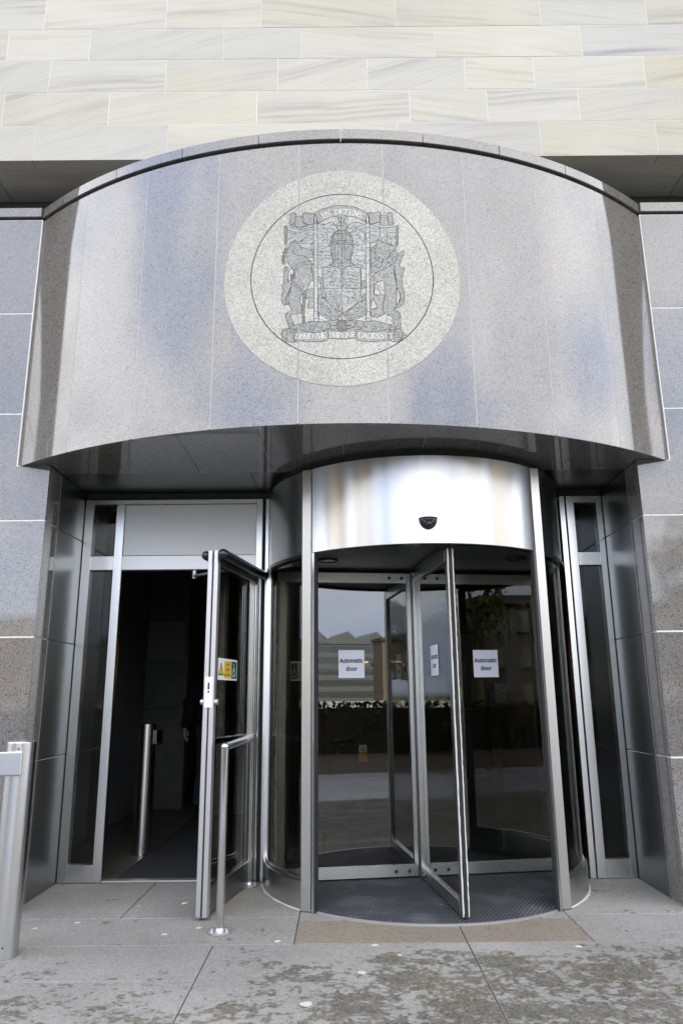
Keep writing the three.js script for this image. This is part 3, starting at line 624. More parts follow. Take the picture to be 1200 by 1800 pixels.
// ------------------------------------------------------------------ glazed screens in the recess
const ZF = -0.88, ZB = -0.96;
const bar = (name, x0, x1, y0, y1, parent, mat = M.steel, zf = ZF, zb = ZB) => part(name, cb(x0, x1, y0, y1, zb, zf, 0.004, rr(0, 5), rr(0, 5)), mat, parent);
const pane = (x0, x1, y0, y1, parent, z = -0.92) => part('glass_pane', cb(x0, x1, y0, y1, z - 0.0004, z, 0), M.glassClear, parent);
{
  const g = thing('doorway_screen', 'steel framed doorway screen with pale panel above the open side door', 'door frame');
  bar('post', -2.417, -2.335, 0.003, 3.3, g); bar('mullion', -2.125, -2.045, 0.003, 3.256, g); bar('post', -0.815, -0.755, 0.003, 3.3, g); bar('post', -0.728, -0.672, 0.003, 3.3, g);
  bar('post_groove', -0.755, -0.728, 0.003, 3.3, g, M.groutDark, -0.905);
  bar('head_rail', -2.335, -0.815, 3.258, 3.3, g); bar('head_gap', -2.417, -0.672, 3.302, 3.367, g, M.groutDark, -0.9);
  bar('transom_bar', -2.335, -2.125, 2.632, 2.765, g); bar('transom_bar', -2.045, -0.815, 2.632, 2.765, g, M.alu);
  bar('transom_panel', -2.045, -0.815, 2.769, 3.254, g, M.transom, -0.898, -0.93);
  bar('bottom_rail', -2.335, -2.125, 0.003, 0.14, g);
  pane(-2.335, -2.125, 0.14, 2.632, g); pane(-2.335, -2.125, 2.765, 3.258, g);
  part('threshold', cb(-2.045, -0.815, 0.001, 0.016, -0.97, -0.885, 0.004), M.alu, g);
  // closer arm reaching to the open leaf
  part('closer_arm', tube([[-1.38, 2.575, -0.93], [-1.36, 2.572, -0.86], [-1.1, 2.56, -0.6], [-0.95, 2.56, -0.45]], 0.012, 20, 8), M.alu, g);
  part('closer_pivot', cyl(0.022, 2.555, 2.63, -1.38, -0.92, 14), M.alu, g);
  rebase(g, -1.54, 0, -0.92);
}
{
  const g = thing('side_light_screen', 'narrow steel framed side window right of the revolving door', 'window');
  bar('post', 2.02, 2.072, 0.003, 3.3, g); bar('post', 2.082, 2.158, 0.003, 3.3, g); bar('post', 2.36, 2.417, 0.003, 3.3, g);
  bar('post_groove', 2.072, 2.082, 0.003, 3.3, g, M.groutDark, -0.9);
  bar('head_rail', 2.158, 2.36, 3.235, 3.3, g); bar('head_gap', 2.02, 2.417, 3.302, 3.367, g, M.groutDark, -0.9);
  bar('transom_bar', 2.158, 2.36, 2.64, 2.765, g); bar('bottom_rail', 2.158, 2.36, 0.003, 0.15, g);
  pane(2.158, 2.36, 0.15, 2.64, g); pane(2.158, 2.36, 2.765, 3.235, g);
  rebase(g, 2.2, 0, -0.92);
}
// the side door leaf, standing open towards the pavement
const leafAt = V(-0.812, 0, -0.87), leafTurn = Math.atan2(-1.07, -0.2);
{
  const L = 1.09, T = 0.041, g = thing('side_door', 'glazed steel side door standing open towards the pavement', 'door');
  const b = (n, x0, x1, y0, y1, z0, z1, m) => part(n, cb(x0, x1, y0, y1, z0, z1, 0.004, rr(0, 5), rr(0, 5)), m, g);
  b('stile', L - 0.06, L, 0.02, 2.6, 0.006, T, M.alu); b('stile', L - 0.06, L, 0.02, 2.6, -T, -0.006, M.alu); b('edge_seal', L - 0.06, L - 0.008, 0.02, 2.595, -0.006, 0.006, M.seal);
  b('stile', 0.0, 0.075, 0.02, 2.6, -T * 0.8, T * 0.8, M.steel);
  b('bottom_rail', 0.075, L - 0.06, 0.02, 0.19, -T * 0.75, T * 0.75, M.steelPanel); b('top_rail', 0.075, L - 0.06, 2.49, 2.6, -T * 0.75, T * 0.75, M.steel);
  part('glass_pane', cb(0.075, L - 0.06, 0.19, 2.49, -0.0004, 0, 0), M.glassClear, g);
  for (const z of [-0.062, -0.09]) part('finger_guard', cyl(0.011, 0.05, 2.46, 0.10 + (z + 0.09), z + 0.012, 10), M.polish, g);
  const sb = part('sensor_bar', (() => { const q = new THREE.CapsuleGeometry(0.042, 1.12, 8, 18); q.rotateZ(Math.PI / 2); q.translate(0.54, 2.56, -0.085); return q; })(), M.gloss, g);
  part('sensor_bar', (() => { const q = new THREE.CapsuleGeometry(0.036, 0.16, 8, 16); q.rotateZ(Math.PI / 2); q.translate(0.97, 2.565, 0.072); return q; })(), M.gloss, g);
  const lk = b('lock_plate', L - 0.001, L + 0.004, 1.42, 1.64, -0.03, 0.028, MS({ color: lin(0.72), roughness: 0.5 }));
  part('latch', cb(L + 0.003, L + 0.008, 1.55, 1.6, -0.008, 0.006, 0.001), M.black, lk); part('latch', cb(L + 0.003, L + 0.007, 1.525, 1.54, -0.008, 0.006, 0.001), M.black, lk);
  for (const z of [-T - 0.012, T + 0.012]) part('cylinder_guard', (() => { const q = new THREE.CylinderGeometry(0.02, 0.022, 0.026, 14); q.rotateX(Math.PI / 2); q.translate(L - 0.03, 1.46, z); return q; })(), M.alu, g);
  g.position.copy(leafAt); g.rotation.y = leafTurn;
}
// printed notices
function print(w, h, W, draw) { const c = document.createElement('canvas'); c.width = W; c.height = Math.round(W * h / w); draw(c.getContext('2d'), c.width, c.height); const t = new THREE.CanvasTexture(c); t.colorSpace = THREE.SRGBColorSpace; return t; }
function sheet(w, h, t) { const g = new GB(), a = w / 2, b = h / 2; const q = (z, n, f) => { const v = [V(-a, -b, z), V(a, -b, z), V(a, b, z), V(-a, b, z)], u = [[0, 0], [1, 0], [1, 1], [0, 1]]; if (f) { v.reverse(); u.reverse(); } g.quad(...v, ...u); }; q(t, 1, false); q(0, -1, true); return g.build(); }
{
  const t = print(0.45, 0.165, 720, (c, W, H) => {
    c.fillStyle = '#e8e9ef'; c.fillRect(0, 0, W, H);
    const k = 14; c.fillStyle = '#d9b92c'; c.fillRect(W * 0.31, k * 2.2, W * 0.355, H - k * 4); c.fillStyle = '#0c4a36'; c.fillRect(W * 0.69, k * 2, W * 0.28, H - k * 3.6);
    c.beginPath(); c.moveTo(W * 0.155, H * 0.22); c.lineTo(W * 0.28, H * 0.76); c.lineTo(W * 0.03, H * 0.76); c.closePath(); c.fillStyle = '#d9b92c'; c.fill(); c.lineWidth = 15; c.lineJoin = 'round'; c.strokeStyle = '#17150f'; c.stroke();
    c.fillStyle = '#17150f'; c.fillRect(W * 0.146, H * 0.42, W * 0.018, H * 0.18); c.beginPath(); c.arc(W * 0.155, H * 0.67, 8, 0, 7); c.fill();
    c.fillStyle = '#54430a'; c.textAlign = 'center'; c.font = 'bold 46px sans-serif'; c.fillText('Door', W * 0.487, H * 0.32); c.fillText('opens', W * 0.487, H * 0.56); c.font = 'bold 36px sans-serif'; c.fillText('automatically', W * 0.487, H * 0.8, W * 0.33);
    c.strokeStyle = c.fillStyle = '#dfeee8'; c.lineWidth = 15; c.lineCap = 'round'; c.beginPath(); c.arc(W * 0.815, H * 0.24, 15, 0, 7); c.fill();
    c.beginPath(); c.moveTo(W * 0.815, H * 0.34); c.lineTo(W * 0.82, H * 0.55); c.lineTo(W * 0.875, H * 0.55); c.lineTo(W * 0.9, H * 0.75); c.stroke(); c.beginPath(); c.moveTo(W * 0.817, H * 0.43); c.lineTo(W * 0.87, H * 0.43); c.stroke();
    c.beginPath(); c.arc(W * 0.817, H * 0.64, 48, -0.1, Math.PI * 1.35); c.stroke();
  });
  const m = part('door_notice', sheet(0.45, 0.165, 0.002), MS({ map: t, roughness: 0.5 }), scene);
  const d = V(-0.2, 0, 1.07).normalize(), n = V(1.07, 0, 0.2).normalize();   // outer face of the leaf
  m.position.copy(leafAt).addScaledVector(d, 0.7).addScaledVector(n, 0.006); m.position.y = 1.705; m.rotation.y = Math.atan2(n.x, n.z);
  tag(m, 'yellow, white and green notice with a wheelchair symbol on the open glass door', 'sign');
}

// ------------------------------------------------------------------ revolving door: fixed drum
const HX = 0.63, HZ = -0.95, DR = 1.33, FA = 42.5 * DEG;
const hubAt = (g) => { g.translate(HX, 0, HZ); return g; };
const pt = (r, a) => [HX + r * Math.sin(a), HZ + r * Math.cos(a)];
{
  const g = thing('revolving_door_drum', 'large brushed steel drum enclosing the revolving door', 'revolving door');
  part('header_band', hubAt(arc(DR - 0.03, DR, -FA + 0.012, FA - 0.012, 2.60, 3.297, 48, 0, 0, 0.003)), M.steelBright, g);
  for (const s of [-1, 1]) part('header_band', hubAt(arc(DR - 0.03, DR, s > 0 ? FA + 0.067 : -Math.PI * 0.86, s > 0 ? Math.PI * 0.86 : -FA - 0.067, 2.60, 3.297, 40, 3, 0, 0.003)), M.steel, g);
  part('top_gap', hubAt(arc(1.0, DR - 0.05, -Math.PI, Math.PI, 3.297, 3.366, 64)), M.groutDark, g);
  part('drum_lid', hubAt(disc(DR - 0.031, 3.2, 3.296)), M.ceil, g);
  part('drum_ceiling', hubAt(disc(DR - 0.032, 2.615, 2.66, 64)), M.ceil, g);
  part('ceiling_rim', hubAt(arc(DR - 0.09, DR - 0.031, -Math.PI, Math.PI, 2.603, 2.64, 64)), M.gloss, g);
  for (const [x, z] of [[-0.14, -0.354], [1.45, -0.353]]) {
    const q = part('downlight', (() => { const r = new THREE.TorusGeometry(0.075, 0.012, 10, 28); r.rotateX(Math.PI / 2); r.translate(x, 2.612, z); return r; })(), M.black, g);
    part('downlight_lens', cyl(0.066, 2.606, 2.618, x, z, 24), M.gloss, q);
  }
  for (const s of [-1, 1]) {
    // front post: bright outer face, dark inner return
    { const q = cb(-0.041, 0.041, 0.003, 3.3, -0.07, 0, 0.005), [px, pz] = pt(DR + 0.008, s * 44.1 * DEG); q.rotateY(s * 16 * DEG); q.translate(px, 0, pz); part('post', q, M.steelBright, g); }
    const q = s * 40.65 * DEG;
    part('post_return', hubAt(arc(DR - 0.03, DR - 0.002, s * 41.5 * DEG - 0.009, s * 41.5 * DEG + 0.009, 0.004, 2.599, 4)), M.steel, g);
    part('post_seal', hubAt(arc(DR - 0.034, DR - 0.008, q - 0.006, q + 0.006, 0.005, 2.6, 4)), M.seal, g);
    const back = s * (Math.PI - FA);
    part('post', hubAt(arc(DR - 0.075, DR + 0.004, back - 0.026, back + 0.026, 0.003, 2.6, 6)), M.steel, g);
    const a0 = s > 0 ? FA + 0.068 : -(Math.PI - FA) + 0.027, a1 = s > 0 ? Math.PI - FA - 0.027 : -FA - 0.068;
    part('curved_rail', hubAt(arc(DR - 0.05, DR + 0.004, a0, a1, 0.003, 0.2, 40, 0, 0, 0.006)), M.steel, g);
    part('rail_trim', hubAt(arc(DR - 0.04, DR - 0.012, a0, a1, 0.2, 0.222, 40, 0, 0, 0.004)), M.steel, g);
    part('head_trim', hubAt(arc(DR - 0.05, DR + 0.012, a0, a1, 2.572, 2.599, 40)), M.gloss, g);
    part('curved_glass', hubAt(arc(DR - 0.0264, DR - 0.026, a0, a1, 0.222, 2.572, 48)), M.glassClear, g);
    { const b = new GB(), n = 70; let w0 = 0.012; for (let i = 0; i < n; i++) { const p = mix(a0, a1, i / n), q2 = mix(a0, a1, (i + 1) / n), w1 = 0.006 + 0.02 * rnd() * rnd(), P = (r, a, y) => V(r * Math.sin(a), y, r * Math.cos(a)); b.quad(P(DR + 0.004 + w0, p, 0.002), P(DR + 0.004 + w1, q2, 0.002), P(DR + 0.003, q2, 0.009), P(DR + 0.003, p, 0.009), [0, 0], [0, 0], [0, 0], [0, 0]); w0 = w1; } part('mortar_bead', hubAt(b.build()), M.mortar, g); }
    const side = s * Math.PI / 2 - s * 0.06;
    part('glazing_bar', hubAt(arc(DR - 0.05, DR + 0.006, side - 0.012, side + 0.012, 0.2, 2.575, 4)), M.steel, g);
  }
  // studded mat and its edge strip
  part('mat', hubAt(disc(DR - 0.03, 0.001, 0.012, 80)), M.rubber, g);
  part('mat_edge', hubAt(arc(DR - 0.028, DR - 0.012, -FA, FA, 0.001, 0.014, 48)), M.alu, g);
  rebase(g, HX, 0, HZ);
}
{
  const s = thing('door_sensor', 'small dark half-dome motion sensor on the steel drum above the revolving door', 'sensor');
  const dome = new THREE.SphereGeometry(0.07, 28, 14, 0, Math.PI, Math.PI / 2, Math.PI / 2); dome.scale(1, 1.12, 0.9);
  part('cover', dome, MP({ color: lin(0.02, 0.024, 0.03), roughness: 0.12, ior: 1.5 }), s);
  part('top_plate', (() => { const sh = new THREE.Shape(); sh.absarc(0, 0, 0.07, 0, Math.PI, false); sh.closePath(); const q = new THREE.ExtrudeGeometry(sh, { depth: 0.006, bevelEnabled: true, bevelSize: 0.002, bevelThickness: 0.002, bevelSegments: 1, curveSegments: 20 }); q.rotateX(-Math.PI / 2); q.scale(1, 1, -0.9); return q; })(), M.gloss, s);
  part('lens', (() => { const q = new THREE.SphereGeometry(0.026, 18, 12); q.translate(0, -0.044, 0.036); return q; })(), M.gloss, s);
  for (const k of [-1, 1]) part('emitter', cb(k * 0.028 - 0.007, k * 0.028 + 0.007, -0.034, -0.016, 0.040, 0.054, 0.002), M.gloss, s);
  s.position.set(0.633, 2.785, 0.381);
}
// the four turning wings
const WA = 8 * DEG, WL = 1.225;
const rotor = thing('revolving_door_wings', 'four glass wings of the revolving door on their centre post', 'revolving door');
rotor.position.set(HX, 0, HZ);
part('centre_post', cyl(0.028, 0.014, 2.6, 0, 0, 20), M.polish, rotor);
const wingAt = [];
for (const [k, extra] of [[0, 'front'], [1, 'right'], [2, 'back'], [3, 'left']]) {
  const w = sub('wing', rotor); w.rotation.y = WA + Math.PI / 2 * k - Math.PI / 2; wingAt.push(w.rotation.y);      // local +x runs outward
  const b = (n, x0, x1, y0, y1, z0, z1, m) => part(n, cb(x0, x1, y0, y1, z0, z1, 0.003, rr(0, 5), rr(0, 5)), m, w);
  b('inner_stile', 0.03, 0.068, 0.024, 2.585, -0.022, 0.022, M.steelBright); b('outer_stile', WL - 0.068, WL, 0.024, 2.585, -0.022, 0.022, M.steelBright);
  const lo = b('bottom_rail', 0.068, WL - 0.068, 0.024, 0.115, -0.022, 0.022, M.steelBright), hi = b('top_rail', 0.068, WL - 0.068, 2.49, 2.585, -0.022, 0.022, M.steel);
  part('glass_pane', cb(0.068, WL - 0.068, 0.115, 2.49, -0.0004, 0, 0), M.glass, w);
  for (const x of [0.11, 0.225]) for (const z of [-0.0235, 0.0235]) { const hole = (y) => { const q = new THREE.CylinderGeometry(0.014, 0.014, 0.003, 16); q.rotateX(Math.PI / 2); q.translate(x, y, z); return q; }; part('bolt_hole', hole(0.066), M.black, lo); part('bolt_hole', hole(2.538), M.black, hi); }
  b('floor_brush', 0.03, WL, 0.013, 0.023, -0.008, 0.008, M.seal); b('top_brush', 0.03, WL, 2.586, 2.602, -0.008, 0.008, M.seal);
  // edge seal: black rubber between two frayed pale brush strips
  b('edge_seal', WL, WL + 0.02, 0.03, 2.58, -0.012, 0.012, M.seal);
  for (const z of [-0.019, 0.019]) {
    const g = new GB(), n = 90; let p = WL + 0.012;
    for (let i = 0; i < n; i++) { const y0 = mix(0.03, 2.58, i / n), y1 = mix(0.03, 2.58, (i + 1) / n), q = WL + 0.014 + 0.011 * rnd(), z0 = z - 0.0035, z1 = z + 0.0035; g.quad(V(WL, y0, z1), V(p, y0, z1), V(q, y1, z1), V(WL, y1, z1), [0, 0], [0, 0], [0, 0], [0, 0]); g.quad(V(p, y0, z0), V(WL, y0, z0), V(WL, y1, z0), V(q, y1, z0), [0, 0], [0, 0], [0, 0], [0, 0]); g.quad(V(p, y0, z1), V(p, y0, z0), V(q, y1, z0), V(q, y1, z1), [0, 0], [0, 0], [0, 0], [0, 0]); p = q; }
    part('brush_strip', g.build(), M.brush, w);
  }
}
// paper notices on the wings
{
  const t = print(0.232, 0.242, 420, (c, W, H) => { c.fillStyle = '#e3e5f4'; c.fillRect(0, 0, W, H); c.fillStyle = '#22242e'; c.textAlign = 'center'; c.font = '86px sans-serif'; c.lineWidth = 8; c.strokeStyle = '#22242e'; for (const [s, y] of [['Automatic', 0.45], ['door', 0.74]]) { c.fillText(s, W / 2, H * y, W * 0.9); c.strokeText(s, W / 2, H * y, W * 0.9); } });
  const mat = MS({ map: t, roughness: 0.7 }), geo = sheet(0.232, 0.242, 0.0008);
  // wing direction (radians from +x), distance from the post, which face
  const put = (k, dist, face, label) => {
    const m = part('paper_notice', geo, mat, scene), a = wingAt[k], d = V(Math.cos(a), 0, -Math.sin(a)), n = V(Math.sin(a), 0, Math.cos(a)).multiplyScalar(face);
    m.position.set(HX, 1.768, HZ).addScaledVector(d, dist).addScaledVector(n, 0.004); m.rotation.y = Math.atan2(n.x, n.z);
    tag(m, label, 'sign', 'automatic door notices on the glass wings');
  };
  put(3, 0.58, -1, 'white paper reading Automatic door on the left wing, mirrored skyline behind it');
  put(1, 0.655, 1, 'white paper reading Automatic door on the right wing, nearest the right steel post');
  put(0, 0.68, 1, 'white paper seen almost edge-on on the wing pointing at the viewer');
  put(2, 0.4, -1, 'dim paper notice behind glass on the rear wing, left of the centre post');
}
{
  const t = print(0.07, 0.14, 140, (c, W, H) => { c.fillStyle = '#d8d2c4'; c.fillRect(0, 0, W, H); c.fillStyle = '#c98a14'; c.fillRect(0, H * 0.42, W, H * 0.58); c.beginPath(); c.moveTo(W / 2, H * 0.1); c.lineTo(W * 0.75, H * 0.36); c.lineTo(W * 0.25, H * 0.36); c.closePath(); c.fill(); c.fillStyle = '#5a3d08'; for (const y of [0.52, 0.66, 0.8]) c.fillRect(W * 0.15, H * y, W * 0.7, H * 0.045); });
  const m = part('warning_sticker', sheet(0.07, 0.14, 0.0008), MS({ map: t, roughness: 0.6 }), scene), a = wingAt[3], d = V(Math.cos(a), 0, -Math.sin(a));
  m.position.set(HX, 1.01, HZ).addScaledVector(d, 0.487).addScaledVector(V(Math.sin(a), 0, Math.cos(a)), 0.006); m.rotation.y = Math.atan2(-Math.sin(a), -Math.cos(a));
  tag(m, 'small orange and white warning sticker low on the left glass wing', 'sticker');
}
// ------------------------------------------------------------------ rail and bollards on the pavement
{
  const g = thing('handrail', 'polished steel hoop handrail between the open door and the revolving door', 'handrail');
  const x0 = -0.84, z0 = 0.45, x1 = -0.80, z1 = -0.76, r = 0.027, h = 1.16;
  part('front_post', cyl(r, 0.018, h, x0, z0, 22), M.polish, g); part('rear_post', cyl(r, 0.018, h, x1, z1, 22), M.polish, g);
  const len = Math.hypot(x1 - x0, z1 - z0), q = new THREE.CapsuleGeometry(r * 1.06, len, 8, 20); q.rotateX(Math.PI / 2); q.rotateY(Math.atan2(x1 - x0, z1 - z0)); q.translate((x0 + x1) / 2, h, (z0 + z1) / 2);
  part('top_rail', q, M.polish, g);
  for (const [x, z] of [[x0, z0], [x1, z1]]) {
    const f = part('base_flange', cyl(0.078, 0.002, 0.014, x, z, 28), M.alu, g);
    part('collar', cyl(0.036, 0.014, 0.03, x, z, 22, 0.03), M.alu, g);
    for (const a of [0.5, 2.6, 4.7]) part('bolt', cyl(0.011, 0.014, 0.034, x + 0.058 * Math.cos(a), z + 0.058 * Math.sin(a), 6), a > 4 ? M.rust : M.alu, f);
  }
  rebase(g, x0, 0, z0);
}
function bollard(x, z, label, pad, steel = M.steel) {
  const g = thing('bollard', label, 'bollard'), r = 0.092;
  part('tube', new THREE.LatheGeometry([[r, 0.001], [r, 1.225], [r - 0.003, 1.232], [r - 0.012, 1.235], [0.001, 1.235]].map((p) => new THREE.Vector2(...p)), 40), steel, g);
  part('cap_screw', (() => { const q = new THREE.SphereGeometry(0.006, 10, 8); q.translate(r * Math.sin(pad.a), 1.19, r * Math.cos(pad.a)); return q; })(), M.black, g);
  part('base_screw', (() => { const q = new THREE.SphereGeometry(0.006, 10, 8); q.translate(r * Math.sin(0.4), 0.07, r * Math.cos(0.4)); return q; })(), M.black, g);
  const b = part('push_plate', cb(-pad.w / 2, pad.w / 2, 1.035, 1.175, 0, 0.026, 0.006), steel, g); b.position.set(pad.x, 0, pad.z); b.rotation.y = pad.r;
  const k = part('plate_box', cb(-pad.w / 2 + 0.006, pad.w / 2 - 0.006, 1.041, 1.169, -0.045, -0.002, 0.003), M.black, b);
  g.position.set(x, 0, z); return g;
}
bollard(-2.075, 0.87, 'tall brushed steel bollard with a push plate at the left edge of the pavement', { a: 0.25, w: 0.24, x: -0.065, z: 0.1, r: 0.12 });
bollard(-2.02, -2.02, 'dark steel bollard inside the lobby beside the black mat', { a: -0.6, w: 0.13, x: 0.1, z: -0.02, r: 1.25 });
{
  const m = part('cigarette_butt', (() => { const q = new THREE.CapsuleGeometry(0.007, 0.03, 4, 10); q.rotateZ(Math.PI / 2); q.rotateY(0.5); q.translate(0, 0.008, 0); return q; })(), MS({ color: lin(0.6, 0.52, 0.38), roughness: 0.9 }), scene);
  m.position.set(-1.21, 0, -0.22); tag(m, 'cigarette butt lying on the paving in front of the open doorway', 'litter');
}

// ------------------------------------------------------------------ the lobby behind
const lobby = (n, g, m, l) => struct(n, g, m, l);
lobby('lobby_floor', cb(-2.95, 4.1, -0.1, -0.001, -17, -0.955, 0), M.lobbyFloor, 'dim grey lobby floor');
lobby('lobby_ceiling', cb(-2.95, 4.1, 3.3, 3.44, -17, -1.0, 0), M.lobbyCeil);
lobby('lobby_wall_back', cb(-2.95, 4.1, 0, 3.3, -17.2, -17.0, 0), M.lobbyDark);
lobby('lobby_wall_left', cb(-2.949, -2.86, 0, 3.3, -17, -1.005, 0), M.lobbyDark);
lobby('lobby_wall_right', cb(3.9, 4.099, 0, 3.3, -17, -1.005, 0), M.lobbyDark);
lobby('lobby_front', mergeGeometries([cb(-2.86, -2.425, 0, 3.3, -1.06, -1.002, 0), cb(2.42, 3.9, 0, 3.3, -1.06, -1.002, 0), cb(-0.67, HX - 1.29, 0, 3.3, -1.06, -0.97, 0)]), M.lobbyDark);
{
  const g = thing('lobby_pier', 'grey panelled pier standing in the dark lobby behind the bollard', 'wall');
  for (const [y0, y1] of [[0.12, 1.34], [1.345, 3.28]]) part('wall_panel', cb(-2.855, -2.25, y0, y1, -5.2, -4.96, 0.004, rr(0, 4), rr(0, 4)), M.lobbyWall, g);
  part('skirting', cb(-2.855, -2.25, 0.001, 0.118, -5.2, -4.955, 0.003), M.lobbyWall, g);
  const p = part('dark_panel', cb(-2.82, -2.3, 2.02, 2.57, -4.955, -4.93, 0.004), M.lobbyDark, g);
  rebase(g, -2.55, 0, -5.1);
}
{
  const m = part('door_mat', cb(-1.95, -0.82, 0.001, 0.012, -4.4, -0.985, 0.003), M.carpet, scene);
  tag(m, 'long black entrance mat inside the open side doorway', 'mat');
}
for (const [x, w, i] of [[-0.62, 0.3, 0], [0.42, 0.22, 1], [1.15, 0.3, 2]]) {
  const m = part('strip_lamp', cb(-w / 2, w / 2, -0.02, 0.02, -0.02, 0.02, 0.003), M.lamp, scene); m.position.set(x, 2.19, -10.4);
  tag(m, ['leftmost', 'middle', 'rightmost'][i] + ' of the small amber lamp strips glowing deep in the lobby', 'lamp', 'amber lobby lamps');
  const l = new THREE.PointLight(0xffb060, 0.004, 0, 2); l.position.set(x * S, 2.1 * S, -10.33 * S); l.castShadow = true; scene.add(l);
}
{
  const g = thing('reception_desk', 'dark counter standing deep in the lobby behind the revolving door', 'desk');
  part('front', cb(-1.2, 2.6, 0.001, 1.16, -8.8, -8.5, 0.01), M.lobbyDark, g); part('counter_top', cb(-1.25, 2.65, 1.162, 1.21, -9.2, -8.44, 0.01), MS({ color: lin(0.16, 0.10, 0.05), roughness: 0.4 }), g);
  rebase(g, 0.7, 0, -8.7);
}

// ------------------------------------------------------------------ the person walking in
function smoothMesh(fn, c, half, N) {              // marching cubes of a distance function in a cube
  const mc = new MarchingCubes(N, new THREE.MeshBasicMaterial(), false, false, 120000); mc.isolation = 0; const hs = N / 2;
  for (let k = 0; k < N; k++) for (let j = 0; j < N; j++) for (let i = 0; i < N; i++) mc.field[k * N * N + j * N + i] = -fn(c[0] + (i - hs) / hs * half, c[1] + (j - hs) / hs * half, c[2] + (k - hs) / hs * half);
  mc.update();
  const n = mc.count, p = new Float32Array(n * 3), q = new Float32Array(n * 3);
  for (let i = 0; i < n * 3; i++) { p[i] = mc.positionArray[i] * half + c[i % 3]; q[i] = mc.normalArray[i]; }
  const g = new THREE.BufferGeometry(); g.setAttribute('position', new THREE.BufferAttribute(p, 3)); g.setAttribute('normal', new THREE.BufferAttribute(q, 3)); g.setAttribute('uv', new THREE.BufferAttribute(new Float32Array(n * 2), 2)); return g;
}
const cap = (x, y, z, a, b, ra, rb) => { const dx = b[0] - a[0], dy = b[1] - a[1], dz = b[2] - a[2], t = Math.max(0, Math.min(1, ((x - a[0]) * dx + (y - a[1]) * dy + (z - a[2]) * dz) / (dx * dx + dy * dy + dz * dz))); return Math.hypot(x - a[0] - t * dx, y - a[1] - t * dy, z - a[2] - t * dz) - mix(ra, rb, t); };
const smin = (a, b, k) => { const h = Math.max(k - Math.abs(a - b), 0) / k; return Math.min(a, b) - h * h * k * 0.25; };
const bones = (list, k) => (x, y, z) => { let d = 9; for (const [a, b, ra, rb] of list) d = smin(d, cap(x, y, z, a, b, ra, rb), k); return d; };
{
  const g = thing('person', 'person in a black jacket and dark jeans walking into the dark lobby, seen from behind', 'person');
  // 1.88 m tall, facing -z, left arm hanging, right leg forward
  const sk = bones([[[0, 1.5, 0], [0, 1.6, -0.01], 0.06, 0.055], [[0, 1.69, -0.01], [0, 1.76, 0.0], 0.082, 0.095], [[0, 1.66, -0.05], [0, 1.7, -0.05], 0.06, 0.075], [[0, 1.69, -0.115], [0, 1.72, -0.105], 0.017, 0.01], [[-0.098, 1.69, 0], [-0.098, 1.72, 0.005], 0.014, 0.018], [[0.098, 1.69, 0], [0.098, 1.72, 0.005], 0.014, 0.018]], 0.03);
  const hand = (sx, wx, wy, wz) => { const f = []; const p = (a, b, c) => [wx + sx * a, wy + b, wz + c]; f.push([p(0, 0.05, 0), p(0, -0.01, 0), 0.027, 0.027], [p(0, -0.02, -0.028), p(0, -0.085, -0.03), 0.016, 0.013], [p(0, -0.02, 0.012), p(0, -0.085, 0.02), 0.016, 0.013], [p(0, -0.05, -0.005), p(0, -0.085, -0.005), 0.02, 0.014]);
    [[-0.034, 0.07], [-0.012, 0.082], [0.01, 0.078], [0.03, 0.06]].forEach(([z, l]) => { f.push([p(0, -0.085, z), p(-0.006, -0.085 - l * 0.5, z * 1.1), 0.0095, 0.009], [p(-0.006, -0.085 - l * 0.5, z * 1.1), p(-0.024, -0.085 - l, z * 1.05), 0.009, 0.0075]); });
    f.push([p(-0.004, -0.03, -0.035), p(-0.014, -0.065, -0.058), 0.012, 0.0105], [p(-0.014, -0.065, -0.058), p(-0.022, -0.1, -0.056), 0.0105, 0.0085]); return f; };
  const lw = [-0.335, 0.93, 0.06], rw = [0.33, 0.96, -0.12], lh = bones(hand(-1, ...lw), 0.008), rh = bones(hand(1, ...rw), 0.008);
  const skin = MS({ color: lin(0.50, 0.35, 0.27), roughness: 0.6 });
  part('body', mergeGeometries([smoothMesh(sk, [0, 1.66, 0], 0.24, 64), smoothMesh(lh, [lw[0], lw[1] - 0.06, lw[2]], 0.14, 60), smoothMesh(rh, [rw[0], rw[1] - 0.06, rw[2]], 0.14, 60)]), skin, g);
  const hair = bones([[[0, 1.74, 0.03], [0, 1.8, 0.0], 0.09, 0.085], [[0, 1.66, 0.06], [0, 1.72, 0.05], 0.055, 0.075]], 0.04);
  part('hair', smoothMesh((x, y, z) => Math.max(hair(x, y, z), -(z + 0.045 + (y - 1.8) * 0.8)), [0, 1.76, 0.02], 0.17, 48), MS({ color: lin(0.02, 0.015, 0.012), roughness: 0.6 }), g);
  const jk = bones([[[-0.1, 1.42, 0.01], [0.1, 1.42, 0.01], 0.135, 0.135], [[-0.06, 1.2, 0.01], [0.06, 1.2, 0.01], 0.15, 0.15], [[-0.06, 0.98, 0.02], [0.06, 0.98, 0.02], 0.155, 0.155], [[0, 1.53, 0.01], [0, 1.57, 0.0], 0.085, 0.075], [[-0.2, 1.47, 0.01], [-0.29, 1.2, 0.05], 0.085, 0.07], [[-0.29, 1.2, 0.05], [-0.332, 0.96, 0.06], 0.068, 0.056], [[0.2, 1.47, 0.01], [0.28, 1.2, 0.0], 0.085, 0.07], [[0.28, 1.2, 0.0], [0.328, 1.0, -0.1], 0.068, 0.056]], 0.07);
  const fold = (x, y, z) => 0.006 * Math.sin(y * 38 + x * 9) * Math.sin(x * 23 + z * 31);
  part('jacket', smoothMesh((x, y, z) => Math.max(jk(x, y, z) + fold(x, y, z), 0.9 - y), [0, 1.25, 0], 0.46, 84), MS({ color: lin(0.012, 0.012, 0.014), roughness: 0.9 }), g);
